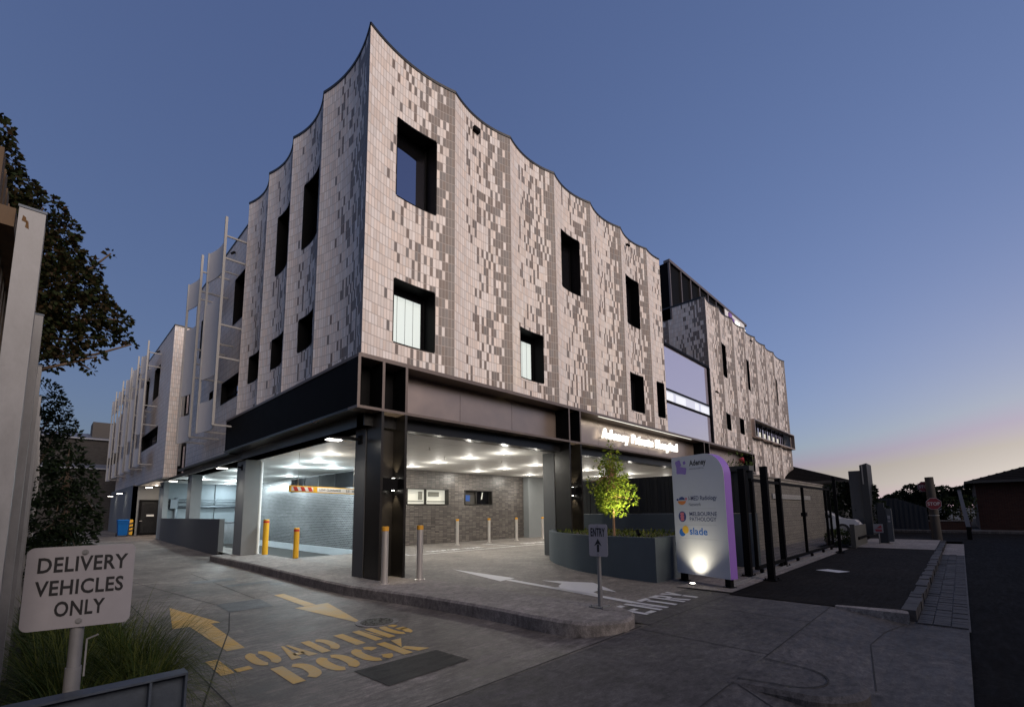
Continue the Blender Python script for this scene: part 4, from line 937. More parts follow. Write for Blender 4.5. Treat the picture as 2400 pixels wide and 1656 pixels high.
# low plants in the planter
def leaf_quad(m, p, d, up, l, w, tone, fold=.25):
    d = d.normalized(); s = d.cross(up)
    if s.length < 1e-3: s = d.orthogonal()
    s.normalize(); nrm = s.cross(d)
    a = p; b = p + d*l*.45 + s*w*.5 + nrm*l*fold*.15; c = p + d*l; e = p + d*l*.45 - s*w*.5 + nrm*l*fold*.15
    m.face([a, b, c, e], [(tone,0)]*4)
def rv(r=RND):
    while True:
        v = Vector((r.uniform(-1,1), r.uniform(-1,1), r.uniform(-1,1)))
        if 1e-3 < v.length < 1: return v
m = MB()
for k in range(1500):
    x, y = RND.uniform(4.85,8.6), RND.uniform(-4.0,.6)
    if x < 4.9 + max(0, (y+2.5))*.62 + .15: continue
    p = Vector((x, y, .86));
    if y < -3.5 or RND.random() < .5: h = RND.uniform(.03,.07)
    else: h = RND.uniform(.03,.12)
    d = Vector((RND.uniform(-1,1), RND.uniform(-1,1), RND.uniform(.6,1.4)))
    leaf_quad(m, p + Vector((0,0,h*.5)), d, Vector((0,0,1)), h*1.2, .05, RND.random())
o = m.build('ground_cover', GRASS); tag(o, 'low green ground cover filling the curved planter', 'ground cover', kind='stuff')
# trees
def limb(m, p0, p1, r0, r1, seg=4, wob=.04):
    pts = [p0.lerp(p1, k/seg) + (rv()*wob if 0 < k < seg else Vector((0,0,0))) for k in range(seg+1)]
    for k in range(seg): m.cyl(pts[k], pts[k+1], r0+(r1-r0)*k/seg, r0+(r1-r0)*(k+1)/seg, n=8, caps=False)
    return pts
def crown(m, clumps, n, l, w, droop=.3, rnd=RND, hollow=.35):
    """leaf-sized faces spread through clump volumes"""
    tot = sum(c[1]**2 for c in clumps)
    for c, r, sq in clumps:
        for k in range(int(n*r*r/tot)):
            v = rv(rnd); q = v.length; v = v.normalized()*(hollow+(1-hollow)*q**.5)
            p = c + Vector((v.x*r, v.y*r, v.z*r*sq))
            d = (v + rv(rnd)*.9 + Vector((0,0,-droop))).normalized()
            s = rnd.uniform(.7,1.25)
            leaf_quad(m, p, d, rv(rnd).normalized(), l*s, w*s, rnd.random()**1.5)
def tree(name, base, label, cat, trunk_top, clumps, n, l, w, leafm, r0=.1, barkm=BARK, group=None, branches=True):
    t = thing(name, base, label, cat, group); m = MB(); b = Vector(base); tt = Vector(trunk_top)
    limb(m, b, tt, r0, r0*.55, 6, r0*.35)
    if branches:
        for c, r, sq in clumps:
            st = b.lerp(tt, RND.uniform(.55,1)); limb(m, st, c, r0*.4, r0*.1, 4, r0*.6)
    m.build('trunk', barkm, t)
    m = MB(); crown(m, clumps, n, l, w); m.build('crown', leafm, t)
    return t
V = Vector
# up-lit young tree
PEAR = pm('pale_bark', (.30,.17,.09), .8, var=.25, scale=20, stretch=(1,1,.3))
cl = [(V((5.69,-2.58,3.22)),.07,2.0)]
for z, r in ((3.05,.12),(2.88,.17),(2.7,.22),(2.52,.27),(2.34,.31),(2.16,.35),(1.98,.36),(1.80,.33),(1.62,.25),(1.48,.14)):
    for k in range(4 if r > .2 else 2):
        a_ = RND.uniform(0, 2*PI); cl.append((V((5.70+math.cos(a_)*r*.72, -2.58+math.sin(a_)*r*.72, z+RND.uniform(-.07,.07))), r*.5+.04, 1.0))
cl += [(V((5.28,-2.2,2.28)),.11,1.2),(V((5.32,-2.26,2.1)),.10,1),(V((5.98,-2.9,2.05)),.16,1),(V((6.0,-2.95,1.82)),.14,1),(V((5.38,-2.3,2.72)),.07,1.5)]
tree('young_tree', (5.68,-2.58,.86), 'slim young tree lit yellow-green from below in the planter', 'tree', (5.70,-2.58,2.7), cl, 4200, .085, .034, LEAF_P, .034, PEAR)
t = thing('garden_spotlight', (5.05,-3.3,.86), 'small black garden spotlight at the foot of the young tree', 'light fitting')
m = MB(); m.cyl((5.25,-3.5,.86),(5.25,-3.5,1.0),.012,n=8); m.cyl((5.23,-3.52,.98),(5.29,-3.44,1.07),.04,n=12); m.build('body', BLACK, t)
m = MB(); m.cyl((5.29,-3.44,1.07),(5.292,-3.438,1.073),.034,n=12); m.build('lamp_lens', LAMP_W, t)
spot((5.30,-3.43,1.08),(5.75,-2.62,2.05),420,62,(1,.93,.55),None,.7,.03)
# sign tower
PL0 = Vector((5.35,-4.34,0)); PR0 = Vector((4.90,-5.61,0)); pu = (PR0-PL0).normalized(); PWD = (PR0-PL0).length; pn = Vector((pu.y, -pu.x, 0))
if pn.x > 0: pn = -pn
t = thing('sign_tower', tuple(PL0), 'tall pale grey sign tower with purple edge and one rounded corner, lit at its foot', 'sign')
fr = lambda u, v, w: PL0 + pu*u + Vector((0,0,v)) + pn*w
zb, zt, rr = .19, 2.71, .48
prof = [(0,zb),(PWD,zb)] + [(PWD-rr+rr*math.cos(a), zt-rr+rr*math.sin(a)) for a in [k*PI/2/14 for k in range(15)]] + [(0,zt)]
m = MB(); m.ext(prof, lambda u,v,w: fr(u,v,-w), .20)
# front face white, edge purple: the front sheet stands 3 mm proud
m.build('tower_body', PURPLE, t)
m = MB(); m.ext(prof, lambda u,v,w: fr(u,v,w+.0005), .003); m.build('sign_face', pm('tower_white', (.50,.50,.53), .5, var=.02), t)
m = MB()
for u in (.1, PWD-.12): m = MB(); m.hexa([fr(u-.06,.02,-.15),fr(u+.06,.02,-.15),fr(u+.06,.02,-.05),fr(u-.06,.02,-.05),fr(u-.06,zb,-.15),fr(u+.06,zb,-.15),fr(u+.06,zb,-.05),fr(u-.06,zb,-.05)]); m.hexa([fr(u-.1,.02,-.18),fr(u+.1,.02,-.18),fr(u+.1,.02,-.02),fr(u-.1,.02,-.02),fr(u-.1,.035,-.18),fr(u+.1,.035,-.18),fr(u+.1,.035,-.02),fr(u-.1,.035,-.02)]); m.build('foot', BLACK, t)
LOGO_B = pm('logo_blue', (.012,.03,.16), .5); LOGO_O = pm('logo_orange', (.62,.17,.02), .5); LOGO_R = pm('logo_red', (.5,.12,.16), .5); LOGO_C = pm('logo_cobalt', (.01,.12,.45), .5); LOGO_Y = pm('logo_yellow', (.7,.40,.03), .5)
LOGO_P = pm('logo_purple', (.24,.14,.45), .5); GREYT = pm('grey_lettering', (.16,.16,.18), .5); NAVY = pm('navy_lettering', (.03,.04,.11), .5)
def disc(m, cu, cv, ru, rv_, w, a0=0, a1=2*PI, n=24):
    pts = [(cu+ru*math.cos(a0+(a1-a0)*k/n), cv+rv_*math.sin(a0+(a1-a0)*k/n)) for k in range(n + (0 if a1-a0 > 6.2 else 1))]
    m.face([fr(u, v, w) for u, v in pts])
def ftext(name, txt, u0, v0, wd, h, mat, w=.005):
    m = MB()
    for q in text_polys(txt, wd, h, .012 if txt != 'Adeney' else .03): m.face([fr(u0+a, v0+b, w) for a, b in q])
    m.build(name, mat, t)
def rsq(m, u, v, sz, rot, w):
    c, s_ = math.cos(rot), math.sin(rot); m.face([fr(u+(a*c-b*s_)*sz, v+(a*s_+b*c)*sz, w) for a, b in ((-.5,-.38),(-.38,-.5),(.38,-.5),(.5,-.38),(.5,.38),(.38,.5),(-.38,.5),(-.5,.38))])
m = MB(); rsq(m, .19,2.555,.15,.3,.005); rsq(m,.215,2.41,.16,-.05,.006); rsq(m,.335,2.39,.15,-.2,.007); rsq(m,.365,2.565,.07,.4,.005); m.build('logo', LOGO_P, t)
ftext('lettering', 'Adeney', .50, 2.445, .44, .16, INK); ftext('lettering', 'PRIVATE HOSPITAL', .50, 2.40, .38, .03, GREYT)
m = MB(); disc(m,.24,1.74,.115,.085,.006,PI,2*PI); m.build('logo', LOGO_O, t)
m = MB(); disc(m,.24,1.76,.085,.07,.005,0,PI); disc(m,.12,1.77,.03,.025,.005); m.build('logo', LOGO_B, t)
m = MB(); disc(m,.36,1.78,.03,.03,.006); m.build('logo', LOGO_R, t)
ftext('lettering', 'I-MED Radiology', .43, 1.715, .72, .12, NAVY); ftext('lettering', 'Network', .43, 1.625, .32, .07, GREYT)
m = MB(); disc(m,.23,1.40,.105,.115,.005); m.build('logo', LOGO_B, t)
m = MB()
for v in (1.34,1.40,1.46): disc(m,.23,v,.055,.035,.007)
m.build('logo', LOGO_R, t)
ftext('lettering', 'MELBOURNE', .43, 1.415, .70, .085, NAVY); ftext('lettering', 'PATHOLOGY', .43, 1.305, .68, .085, NAVY)
m = MB(); disc(m,.21,1.06,.085,.085,.005); m.build('logo', LOGO_C, t)
m = MB(); disc(m,.30,1.12,.085,.085,.006); m.build('logo', LOGO_Y, t)
ftext('lettering', 'slade', .41, 1.02, .46, .15, LOGO_C)
m = MB()
for v in (1.565,1.225,.94): m.face([fr(.1,v-.002,.005),fr(1.12,v-.002,.005),fr(1.12,v+.002,.005),fr(.1,v+.002,.005)])
m.build('rule', pm('rule_grey', (.3,.3,.32), .5), t)
q = fr(.62,.02,.24)
t2 = thing('ground_light', (q.x,q.y,.02), 'small ground light shining up the sign tower', 'light fitting')
m = MB(); m.cyl((q.x,q.y,.0),(q.x,q.y,.05),.06,n=16); m.build('body', BLACK, t2)
m = MB(); m.cyl((q.x,q.y,.05),(q.x,q.y,.054),.05,n=16); m.build('lamp_lens', LAMP_W, t2)
q2 = fr(.62,1.7,.0); spot((q.x,q.y,.07), (q2.x,q2.y,q2.z), 30, 110, (1,.93,.70), None, 1.0, .05).data.energy = 75
# ENTRY sign on its post
def rrect(w, h, r, n=5):
    p = []
    for cx, cy, a0 in ((w/2-r,h/2-r,0),(-w/2+r,h/2-r,PI/2),(-w/2+r,-h/2+r,PI),(w/2-r,-h/2+r,3*PI/2)):
        p += [(cx+r*math.cos(a0+k*PI/2/n), cy+r*math.sin(a0+k*PI/2/n)) for k in range(n+1)]
    return p
t = thing('entry_sign', (1.27,-5.02,.15), 'small white ENTRY sign with an up arrow on a short steel post', 'sign')
m = MB(); m.cyl((1.27,-5.02,.15),(1.27,-5.02,1.30),.030,n=16); m.cyl((1.27,-5.02,.15),(1.27,-5.02,.42),.036,n=16); m.build('post', GALV, t)
m = MB(); m.box(1.15,-5.14,.15,1.39,-4.90,.165)
for a in (-.09,.09):
    for b_ in (-.09,.09): m.cyl((1.27+a,-5.02+b_,.16),(1.27+a,-5.02+b_,.19),.011,n=6)
m.build('base_plate', GALV, t)
ec = Vector((1.228,-5.045,1.115)); eu = Vector((.10,-.995,0)).normalized(); en = Vector((eu.y, -eu.x, 0))
fr = lambda u, v, w: ec + eu*u + Vector((0,0,v)) + en*w
m = MB(); m.ext(rrect(.305,.47,.03), fr, .004); m.build('plate', SIGNW, t)
m = MB()
for qd in text_polys('ENTRY', .235, .125, .03, 1.08): m.face([fr(a-.118, b+.055, .006) for a, b in qd])
for pz in ([(-.020,-.17),(.014,-.17),(.014,-.06),(-.020,-.06)], [(-.064,-.085),(-.014,-.052),(.008,-.052),(.058,-.085),(-.003,.025)]): m.face([fr(u,v,.006) for u, v in pz])
m.build('lettering', INK, t)
m = MB(); m.cyl(fr(0,.21,.004),fr(0,.21,.012),.008,n=8); m.cyl(fr(0,-.20,.004),fr(0,-.20,.012),.008,n=8); m.build('bolt', GALV, t)
# DELIVERY VEHICLES ONLY sign
TL, TR = Vector((-4.625,-5.28,1.39)), Vector((-4.195,-5.42,1.39))
TL = Vector((-4.6296,-5.2572,1.376)); TR = Vector((-4.1865,-5.4263,1.394))
du = (TR-TL); du.z = 0; wd = du.length; du.normalize(); dn = Vector((du.y, -du.x, 0))
hh = .445
c0 = (TL+TR)/2; c0.z = 1.385 - hh/2
fr = lambda u, v, w: c0 + du*(u + 0) + Vector((0,0,v + .012*u/wd)) + dn*w
t = thing('delivery_sign', (c0.x,c0.y,0), 'large white DELIVERY VEHICLES ONLY sign on a round steel post', 'sign')
m = MB(); m.ext(rrect(wd,hh,.035), fr, .003); m.build('plate', SIGNW, t)
m = MB()
kx = wd/.61
for txt, v, w_, u0 in (('DELIVERY', .083, .505, -.24), ('VEHICLES', -.042, .495, -.245), ('ONLY', -.158, .28, -.128)):
    for qd in text_polys(txt, w_*kx, .083, .022, 1.06): m.face([fr(u0*kx+a, b+v, .005) for a, b in qd])
m.build('lettering', INK, t)
m = MB()
for v in (.185, -.19): m.cyl(fr(.01,v,.003),fr(.01,v,.012),.010,n=8); m.cyl(fr(.01,v,.003),fr(.01,v,.006),.016,n=12)
m.build('bolt', GALV, t)
pc = fr(-.005,0,-.036); m = MB(); m.cyl((pc.x,pc.y,0),(pc.x,pc.y,1.38),.030,n=18); m.cyl((pc.x,pc.y,0),(pc.x,pc.y,.72),.036,n=18); m.bar((pc.x+.045,pc.y,.66),(pc.x+.045,pc.y,.86),.008,.008); m.bar((pc.x+.045,pc.y,.86),(pc.x+.09,pc.y-.02,.88),.008,.008); m.build('post', GALV, t)
# blue-grey steel barrier in front of it
t = thing('steel_barrier', (-4.2,-5.5,0), 'low blue-grey galvanised steel channel barrier in front of the delivery sign', 'barrier')
m = MB(); x0, x1, y0, zt_ = -5.6, -3.905, -5.50, .625
m.box(x0,y0-.05,zt_-.012,x1,y0+.06,zt_); m.box(x0,y0-.05,zt_-.30,x1,y0+.06,zt_-.288); m.box(x0,y0+.02,zt_-.288,x1,y0+.035,zt_-.012); m.build('channel', GALV_B, t)
m = MB()
for x in (-4.08,-4.75,-5.4,x1-.006):
    m = MB(); m.box(x-.006,y0-.045,zt_-.288,x+.006,y0+.02,zt_-.012); m.build('stiffener', GALV_B, t)
m = MB()
for x in (-3.98,-5.2): m = MB(); m.box(x-.04,y0-.03,-.1,x+.04,y0+.05,zt_-.30); m.build('leg', GALV_B, t)
# planting bed, grass
m = MB(); 
bed = [(-6.4,-5.35),(-3.66,-5.35),(-3.66,-3.2),(-3.66,22),(-6.4,22)]
m.prism(bed, -.2, .0); struct(m.build('garden_bed', SOIL))
m = MB(); m.box(-3.70,-5.3,-.2,-3.615,21.9,.02); struct(m.build('bed_kerb', CONC_KERB))
def blade(m, p, az, l, lean, w, tone):
    d = Vector((math.cos(az), math.sin(az), 0)); s = Vector((-d.y, d.x, 0)); prev = None; n = 5; x = Vector(p); an = PI/2 - lean*.25
    for k in range(n+1):
        t_ = k/n; ww = w*(1-t_)**.7
        cur = (x - s*ww, x + s*ww)
        if prev: m.face([prev[0], prev[1], cur[1], cur[0]] if k < n else [prev[0], prev[1], x], [(tone,0)]*(4 if k < n else 3))
        prev = cur; x = x + (d*math.cos(an) + Vector((0,0,1))*math.sin(an))*l/n; an -= lean*.42
m = MB()
cl_ = [(-3.98,-4.45,.62),(-4.02,-3.75,.66),(-4.0,-3.0,.6),(-4.3,-2.4,.66),(-3.95,-1.9,.5),(-4.35,-4.75,.55),(-4.45,-3.4,.7),(-4.5,-1.3,.6),(-4.0,-.8,.45),(-4.1,.2,.5),(-4.35,-4.0,.7),(-3.85,-4.05,.62),(-3.86,-3.4,.6)]
for (x, y, L_) in cl_:
    for k in range(420):
        a = RND.uniform(0,2*PI); r = .11*math.sqrt(RND.random()); l = L_*RND.uniform(.8,1.75)
        blade(m, (x+r*math.cos(a), y+r*math.sin(a), 0), a+RND.uniform(-.5,.5), l, RND.uniform(.5,1.55), .0035, RND.random()**2)
for k in range(160):
    x, y = RND.uniform(-4.3,-3.7), RND.uniform(-5.3,-4.3); blade(m, (x,y,0), RND.uniform(0,2*PI), RND.uniform(.1,.3), 1.5, .003, 1)
o = m.build('grass', GRASS); tag(o, 'arching clumps of fine strap-leaved grass around the delivery sign', 'grass', kind='stuff')
# boundary fence: steel posts with timber palings behind
ft = thing('boundary_fence', (-4.7,0,0), 'tall fence of galvanised steel posts with dark timber palings along the lane', 'fence')
D0 = 2.37
for k in range(14):
    y = -5.68+1.72*k; x0, x1 = -4.795, -4.70
    m = MB(); zt_ = 3.10
    m.box(x0,y,-.2,x1,y+.012,zt_); m.box(x0,y+.112,-.2,x1,y+.124,zt_); m.box((x0+x1)/2-.004,y+.012,-.2,(x0+x1)/2+.004,y+.112,zt_); m.box(x1-.012,y+.012,-.2,x1,y+.05,zt_)
    p = m.build('fence_post', GALV, ft, loc=(x0,y,0))
    m = MB(); m.box(x0-.004,y-.004,zt_,x1+.004,y+.128,zt_+.012); m.build('cap', GALV_B, p, loc=(x0,y,0))
    if k == 0:
        m = MB(); 
        for a, z, w_, h_ in ((x0+.022,3.045,.018,.03),(x0+.034,3.02,.014,.04)): m.face([(a-w_/2,y-.001,z-h_/2),(a+w_/2,y-.001,z-h_/2-.006),(a+w_/2-.004,y-.001,z+h_/2-.008),(a-w_/2+.003,y-.001,z+h_/2)])
        m.build('rust_mark', pm('rust_stain', (.15,.08,.03), .9), p, loc=(x0,y,0))
m = MB(); y = -5.6; k = 0
while y < 16:
    m.box(-4.90-(k%2)*.018,y,-.1,-4.875-(k%2)*.018,y+.115,3.42+RND.uniform(-.015,.015)); y += .10; k += 1
m.build('paling', TIMBER, ft)
m = MB(); m.box(-4.87,-5.60,3.02,-4.81,16,3.12); m.box(-4.87,-5.60,1.5,-4.81,16,1.6); m.box(-4.87,-5.60,.25,-4.81,16,.35); m.build('rail', TIMBER, ft)
# trees on the left
cl = []
for (x, z, r) in ((-6.7,13.6,.62),(-6.5,12.9,.62),(-7.2,12.6,1.0),(-5.95,12.35,.6),(-6.6,11.8,1.0),(-5.3,11.75,.55),(-5.9,11.0,.9),(-4.85,11.2,.5),(-5.0,10.4,.75),(-4.35,10.5,.42),(-4.2,10.0,.5),(-3.95,9.6,.42),(-5.6,9.9,1.0),(-4.6,9.3,.8),(-3.75,9.2,.4),(-3.6,8.75,.5),(-3.2,8.4,.36),(-2.98,8.05,.26),(-3.4,8.0,.35),(-4.3,8.5,.75),(-5.3,8.8,1.0),(-3.9,7.75,.42),(-4.6,7.6,.7),(-5.6,7.9,1.0),(-6.6,9.5,1.5),(-7.3,11,1.6),(-5.2,7.1,.6),(-3.62,7.05,.2),(-3.75,6.65,.16),(-4.3,7.0,.35),(-6.2,6.7,1.1),(-4.75,6.7,.35),(-2.72,7.75,.12),(-3.55,10.75,.1)):
    cl.append((V((x, 12+RND.uniform(-.5,.5), z)), r, .9))
tree('maple_tree', (-7.2,12.6,0), 'big reddish-green maple rising behind the boundary fence', 'tree', (-6.5,12.2,9.5), cl, 21000, .155, .12, LEAF_M, .24)
cl = [(V((-4.9,20,6.9)),.7,1.1),(V((-4.5,20,6.4)),.6,1),(V((-4.2,20,5.7)),.55,1),(V((-4.9,20,5.4)),.9,1),(V((-4.6,20,4.4)),.8,1.1),(V((-5.2,20,3.6)),1.0,1.2),(V((-4.7,20,2.9)),.8,1.2)]
tree('lane_tree', (-5.0,20.2,0), 'dark narrow tree further up the lane against the rear building', 'tree', (-4.9,20,5.5), cl, 4200, .15, .09, LEAF_G, .12)
cl = [(V((-4.28,3.1,2.95)),.16,1.5),(V((-4.32,3.1,2.6)),.28,1),(V((-4.2,3.0,2.3)),.34,1),(V((-4.5,3,2.1)),.36,1),(V((-4.1,3,1.9)),.32,1),(V((-4.35,3,1.6)),.42,1),(V((-4.05,2.9,1.4)),.30,1),(V((-4.55,2.9,1.3)),.34,1),(V((-4.2,2.8,1.0)),.4,1),(V((-4.5,2.7,.8)),.36,1),(V((-4.0,2.7,.7)),.3,1),(V((-3.86,3,1.65)),.13,.7)]
tree('sapling', (-4.28,2.9,0), 'dark bushy sapling with a pale stake beside the lane', 'tree', (-4.28,3.0,2.5), cl, 3600, .10, .045, LEAF_G, .035)
cl = [(V((-4.3,6.2,.7)),.5,1),(V((-4.1,7.3,.7)),.5,1),(V((-4.4,8.4,.8)),.55,1),(V((-4.2,9.6,.7)),.5,1)]
for i, (c, r, sq) in enumerate(cl):
    t = thing('shrub', (c.x,c.y,0), ('round dark shrub, first behind the sapling','round dark shrub, second behind the sapling','round dark shrub, third behind the sapling','round dark shrub at the far end of the garden bed')[i], 'shrub', 'shrubs in the garden bed')
    m = MB(); crown(m, [(c, r, sq)], 700, .09, .045); m.build('foliage', LEAF_G, t)
    m = MB(); m.cyl((c.x,c.y,0),(c.x,c.y,.6),.02,n=6); m.build('stem', BARK, t)
# wheelie bin
t = thing('wheelie_bin', (-.72,29.9,.25), 'bright blue wheelie bin standing by the rear wing', 'bin')
bx, by, bz = -.72, 29.9, .25
m = MB(); w0, w1 = .22, .29
m.hexa([(bx-w0,by-w0,bz+.06),(bx+w0,by-w0,bz+.06),(bx+w0,by+w0,bz+.06),(bx-w0,by+w0,bz+.06),(bx-w1,by-w1,bz+.98),(bx+w1,by-w1,bz+.98),(bx+w1,by+w1+.08,bz+.98),(bx-w1,by+w1+.08,bz+.98)])
m.box(bx-w1-.02,by-w1-.02,bz+.80,bx+w1+.02,by-w1+.03,bz+.83); m.box(bx-w1-.02,by-w1-.02,bz+.88,bx+w1+.02,by-w1+.03,bz+.91); m.build('bin_body', BLUEBIN, t)
m = MB(); m.hexa([(bx-.32,by-.33,bz+.985),(bx+.32,by-.33,bz+.985),(bx+.32,by+.42,bz+.985),(bx-.32,by+.42,bz+.985),(bx-.27,by-.27,bz+1.05),(bx+.27,by-.27,bz+1.05),(bx+.27,by+.38,bz+1.07),(bx-.27,by+.38,bz+1.07)]); m.build('lid', BLUEBIN, t)
for s_ in (-1, 1):
    m = MB(); m.cyl((bx+s_*.24,by+.27,bz+.1),(bx+s_*.29,by+.27,bz+.1),.1,n=16); m.build('wheel', INK, t)
# rear building closing the lane
t = thing('rear_building', (-3,52,0), 'dark brick building with pale metal roofs closing the end of the lane', 'building')
m = MB(); u = lambda a,b,c,d: [(a,c),(b,c),(b,d),(a,d)]
m.face([(-14,50,-.1),(2,50,-.1),(2,50,6.1),(-14,50,6.1)], u(-14,2,0,6.2)); m.face([(-14,53,6.3),(2,53,6.3),(2,53,9.3),(-14,53,9.3)], u(-14,2,0,3)); m.box(-14,50.1,0,2,64,5.9); m.box(-14,53.1,5,2,64,9.2)
DB = brick_mat('dark_brick', (.030,.028,.027), (.045,.042,.04), (.02,.02,.02), off=.5, rough=.8, spec=.2)
m.build('wall', DB, t)
m = MB(); m.face([(-14,49.8,6.1),(2,49.8,6.1),(2,53,6.75),(-14,53,6.75)]); m.face([(-14,52.8,9.3),(2,52.8,9.3),(2,57,10.3),(-14,57,10.3)]); m.box(-14,49.75,6.0,2,49.85,6.12); m.box(-14,52.72,9.2,2,52.82,9.32)
for k in range(20): x = -13.6+k*.8; m.bar((x,52.8,9.33),(x,57,10.33),.05,.05)
m.build('roof', METROOF, t)
m = MB(); m.box(-1.4,54,9.2,3,57,11.2); m.build('roof_box', pm('brown_box', (.05,.045,.042), .8), t)
m = MB(); m.box(-2.2,49.95,2.5,-1.0,50.0,2.58); m.build('notice', pm('dim_notice', (.12,.12,.13), .7), t)
# ================================================================== right-hand side
# black clad screen wall by the tree and its base wall
t = thing('clad_wall', (8.85,-2,0), 'black vertical-board wall on a dark grey base behind the young tree', 'wall')
m = MB(); y = .75
while y > -5.0:
    m.box(8.80+(.0 if int(y*10) % 2 else .015), y-.115, 1.44, 8.9, y, 2.58); y -= .125
m.build('cladding', CLAD, t)
m = MB(); m.box(8.78,-5.0,0,8.95,.8,1.43); m.build('base_wall', PLANTER, t)
# mesh sliding gate and fence
t = thing('mesh_gate', (6.6,-5.4,0), 'long black steel mesh sliding gate with tall posts along the service yard', 'gate')
def post(x, y, h, w=.11):
    m = MB(); m.box(x-w/2,y-w/2,0,x+w/2,y+w/2,h); m.box(x-w/2-.005,y-w/2-.005,h,x+w/2+.005,y+w/2+.005,h+.012); p = m.build('gate_post', BLACK, t, loc=(x,y,0))
    m = MB(); m.box(x-.17,y-.13,.022,x+.17,y+.13,.036)
    for a in (-.13,.13):
        for b_ in (-.09,.09): m.cyl((x+a,y+b_,.036),(x+a,y+b_,.07),.016,n=6)
    m.build('base_plate', BLACK, p, loc=(x,y,0))
post(6.62,-5.86,2.47,.13); post(6.95,-5.3,2.48,.14); post(14.85,-5.82,2.64,.09)
for x in (9.6,): post(x,-5.38,2.36,.13)
m = MB()
for x in (7.28,12.2,15.6,16.3): m.box(x-.035,-5.43,.14,x+.035,-5.36,2.24)
for z in (.14,2.2): m.box(7.2,-5.43,z,16.35,-5.36,z+.07)
m.box(12.1,-5.46,1.30,12.35,-5.33,1.42); m.box(12.15,-5.44,1.0,12.22,-5.40,1.3)
for x in (7.6,9.3,11.0,12.8,14.5,15.9): m.cyl((x,-5.43,.08),(x,-5.36,.08),.05,n=12)
m.build('gate_frame', BLACK, t)
m = MB(); x = 7.3
while x < 16.3: m.box(x-.002,-5.40,.2,x+.002,-5.396,2.2); x += .06
z = .3
while z < 2.2: m.box(7.3,-5.395,z-.0015,16.3,-5.392,z+.0015); z += .075
m.build('mesh_panel', BLACK, t)
m = MB(); m.box(5.0,-5.47,.022,16.9,-5.44,.05); m.box(5.0,-5.56,.022,16.9,-5.53,.045); m.build('track', GALV, t)
# block wall behind the gate
t = thing('block_wall', (17,-3.5,0), 'pale grey concrete block wall seen through the mesh gate', 'wall')
m = MB(); m.face([(9.2,-3.5,0),(26,-3.5,0),(26,-3.5,2.78),(9.2,-3.5,2.78)], [(0,0),(16.8,0),(16.8,2.78),(0,2.78)]); m.box(9.2,-3.49,0,26,-3.3,2.78); m.build('blockwork', BLOCK, t)
m = MB(); m.box(9.15,-3.54,2.78,26,-3.26,2.84); m.build('coping', CONC_KERB, t)
m = MB(); m.box(16.1,-3.56,1.95,22.6,-3.505,2.16); m.build('cable_tray', pm('pale_tray', (.32,.32,.31), .6), t)
# trough of flowers on the wall end
t = thing('flower_box', (8.9,-4.6,2.58), 'small planted box with red flowers at the top of the black wall', 'plant')
m = MB(); m.box(8.7,-4.95,2.58,9.1,-4.2,2.72); m.build('trough', BRONZE, t)
m = MB()
for k in range(160):
    p = V((8.9+RND.uniform(-.2,.2), -4.6+RND.uniform(-.4,.4), 2.74+RND.random()**2*.42)); leaf_quad(m, p, rv(), V((0,0,1)), .09, .04, RND.random())
m.build('foliage', leaf_mat('trough_leaf', (.05,.09,.02), (.10,.13,.03)), t)
m = MB()
for k in range(7): m.cyl(V((8.75+RND.random()*.25,-4.85+RND.random()*.2,2.80+RND.random()*.1)), V((8.76,-4.8,2.93)), .022, n=6)
m.build('flower', pm('red_flower', (.35,.03,.04), .6), t)
# STOP sign on a timber pole
t = thing('stop_sign_pole', (26,-7.95,-.1), 'short weathered timber pole carrying two red STOP signs at the corner', 'sign pole')
m = MB(); m.cyl((26,-7.97,-.2),(26,-7.93,3.0),.19,.165,n=16); m.build('pole', POLE, t)
m = MB(); m.cyl((26,-7.95,1.12),(26,-7.95,1.16),.2,n=16); m.build('strap', GALV, t)
def stop(c, r, name='stop_plate'):
    c = Vector(c); uu = Vector((.18,-.98,0)).normalized(); nn = Vector((-.98,-.18,0)).normalized()
    f_ = lambda u, v, w: c + uu*u + Vector((0,0,v)) + nn*w
    oc = lambda r_: [(r_*math.cos(PI/8+k*PI/4), r_*math.sin(PI/8+k*PI/4)) for k in range(8)]
    m = MB(); m.ext(oc(r), f_, .004); p = m.build(name, pm('stop_border', (.30,.27,.28), .5), t)
    m = MB(); m.face([f_(u, v, .007) for u, v in oc(r*.94)]); m.build('red_field', pm('stop_red', (.14,.010,.014), .5), p)
    m = MB()
    for q in text_polys('STOP', r*1.5, r*.55): m.face([f_(a-r*.75, b-r*.275, .010) for a, b in q])
    m.build('lettering', pm('stop_white', (.36,.33,.33), .5), p)
stop((25.75,-8.0,1.70), .30); stop((26.12,-7.72,2.55), .27)
t = thing('white_marker_post', (29.5,-9.1,-.16), 'slanted white channel post behind the stop sign pole', 'post')
m = MB(); m.hexa([(29.45,-9.02,.5),(29.55,-9.02,.5),(29.55,-9.2,.5),(29.45,-9.2,.5),(29.45,-8.86,2.45),(29.55,-8.86,2.45),(29.55,-9.0,2.45),(29.45,-9.0,2.45)]); m.build('channel', pm('marker_white', (.16,.165,.19), .5), t)
m = MB(); m.box(29.42,-9.2,-.2,29.58,-9.02,.5); m.box(29.4,-9.1,2.45,29.6,-8.8,2.6); m.build('foot', BLACK, t)
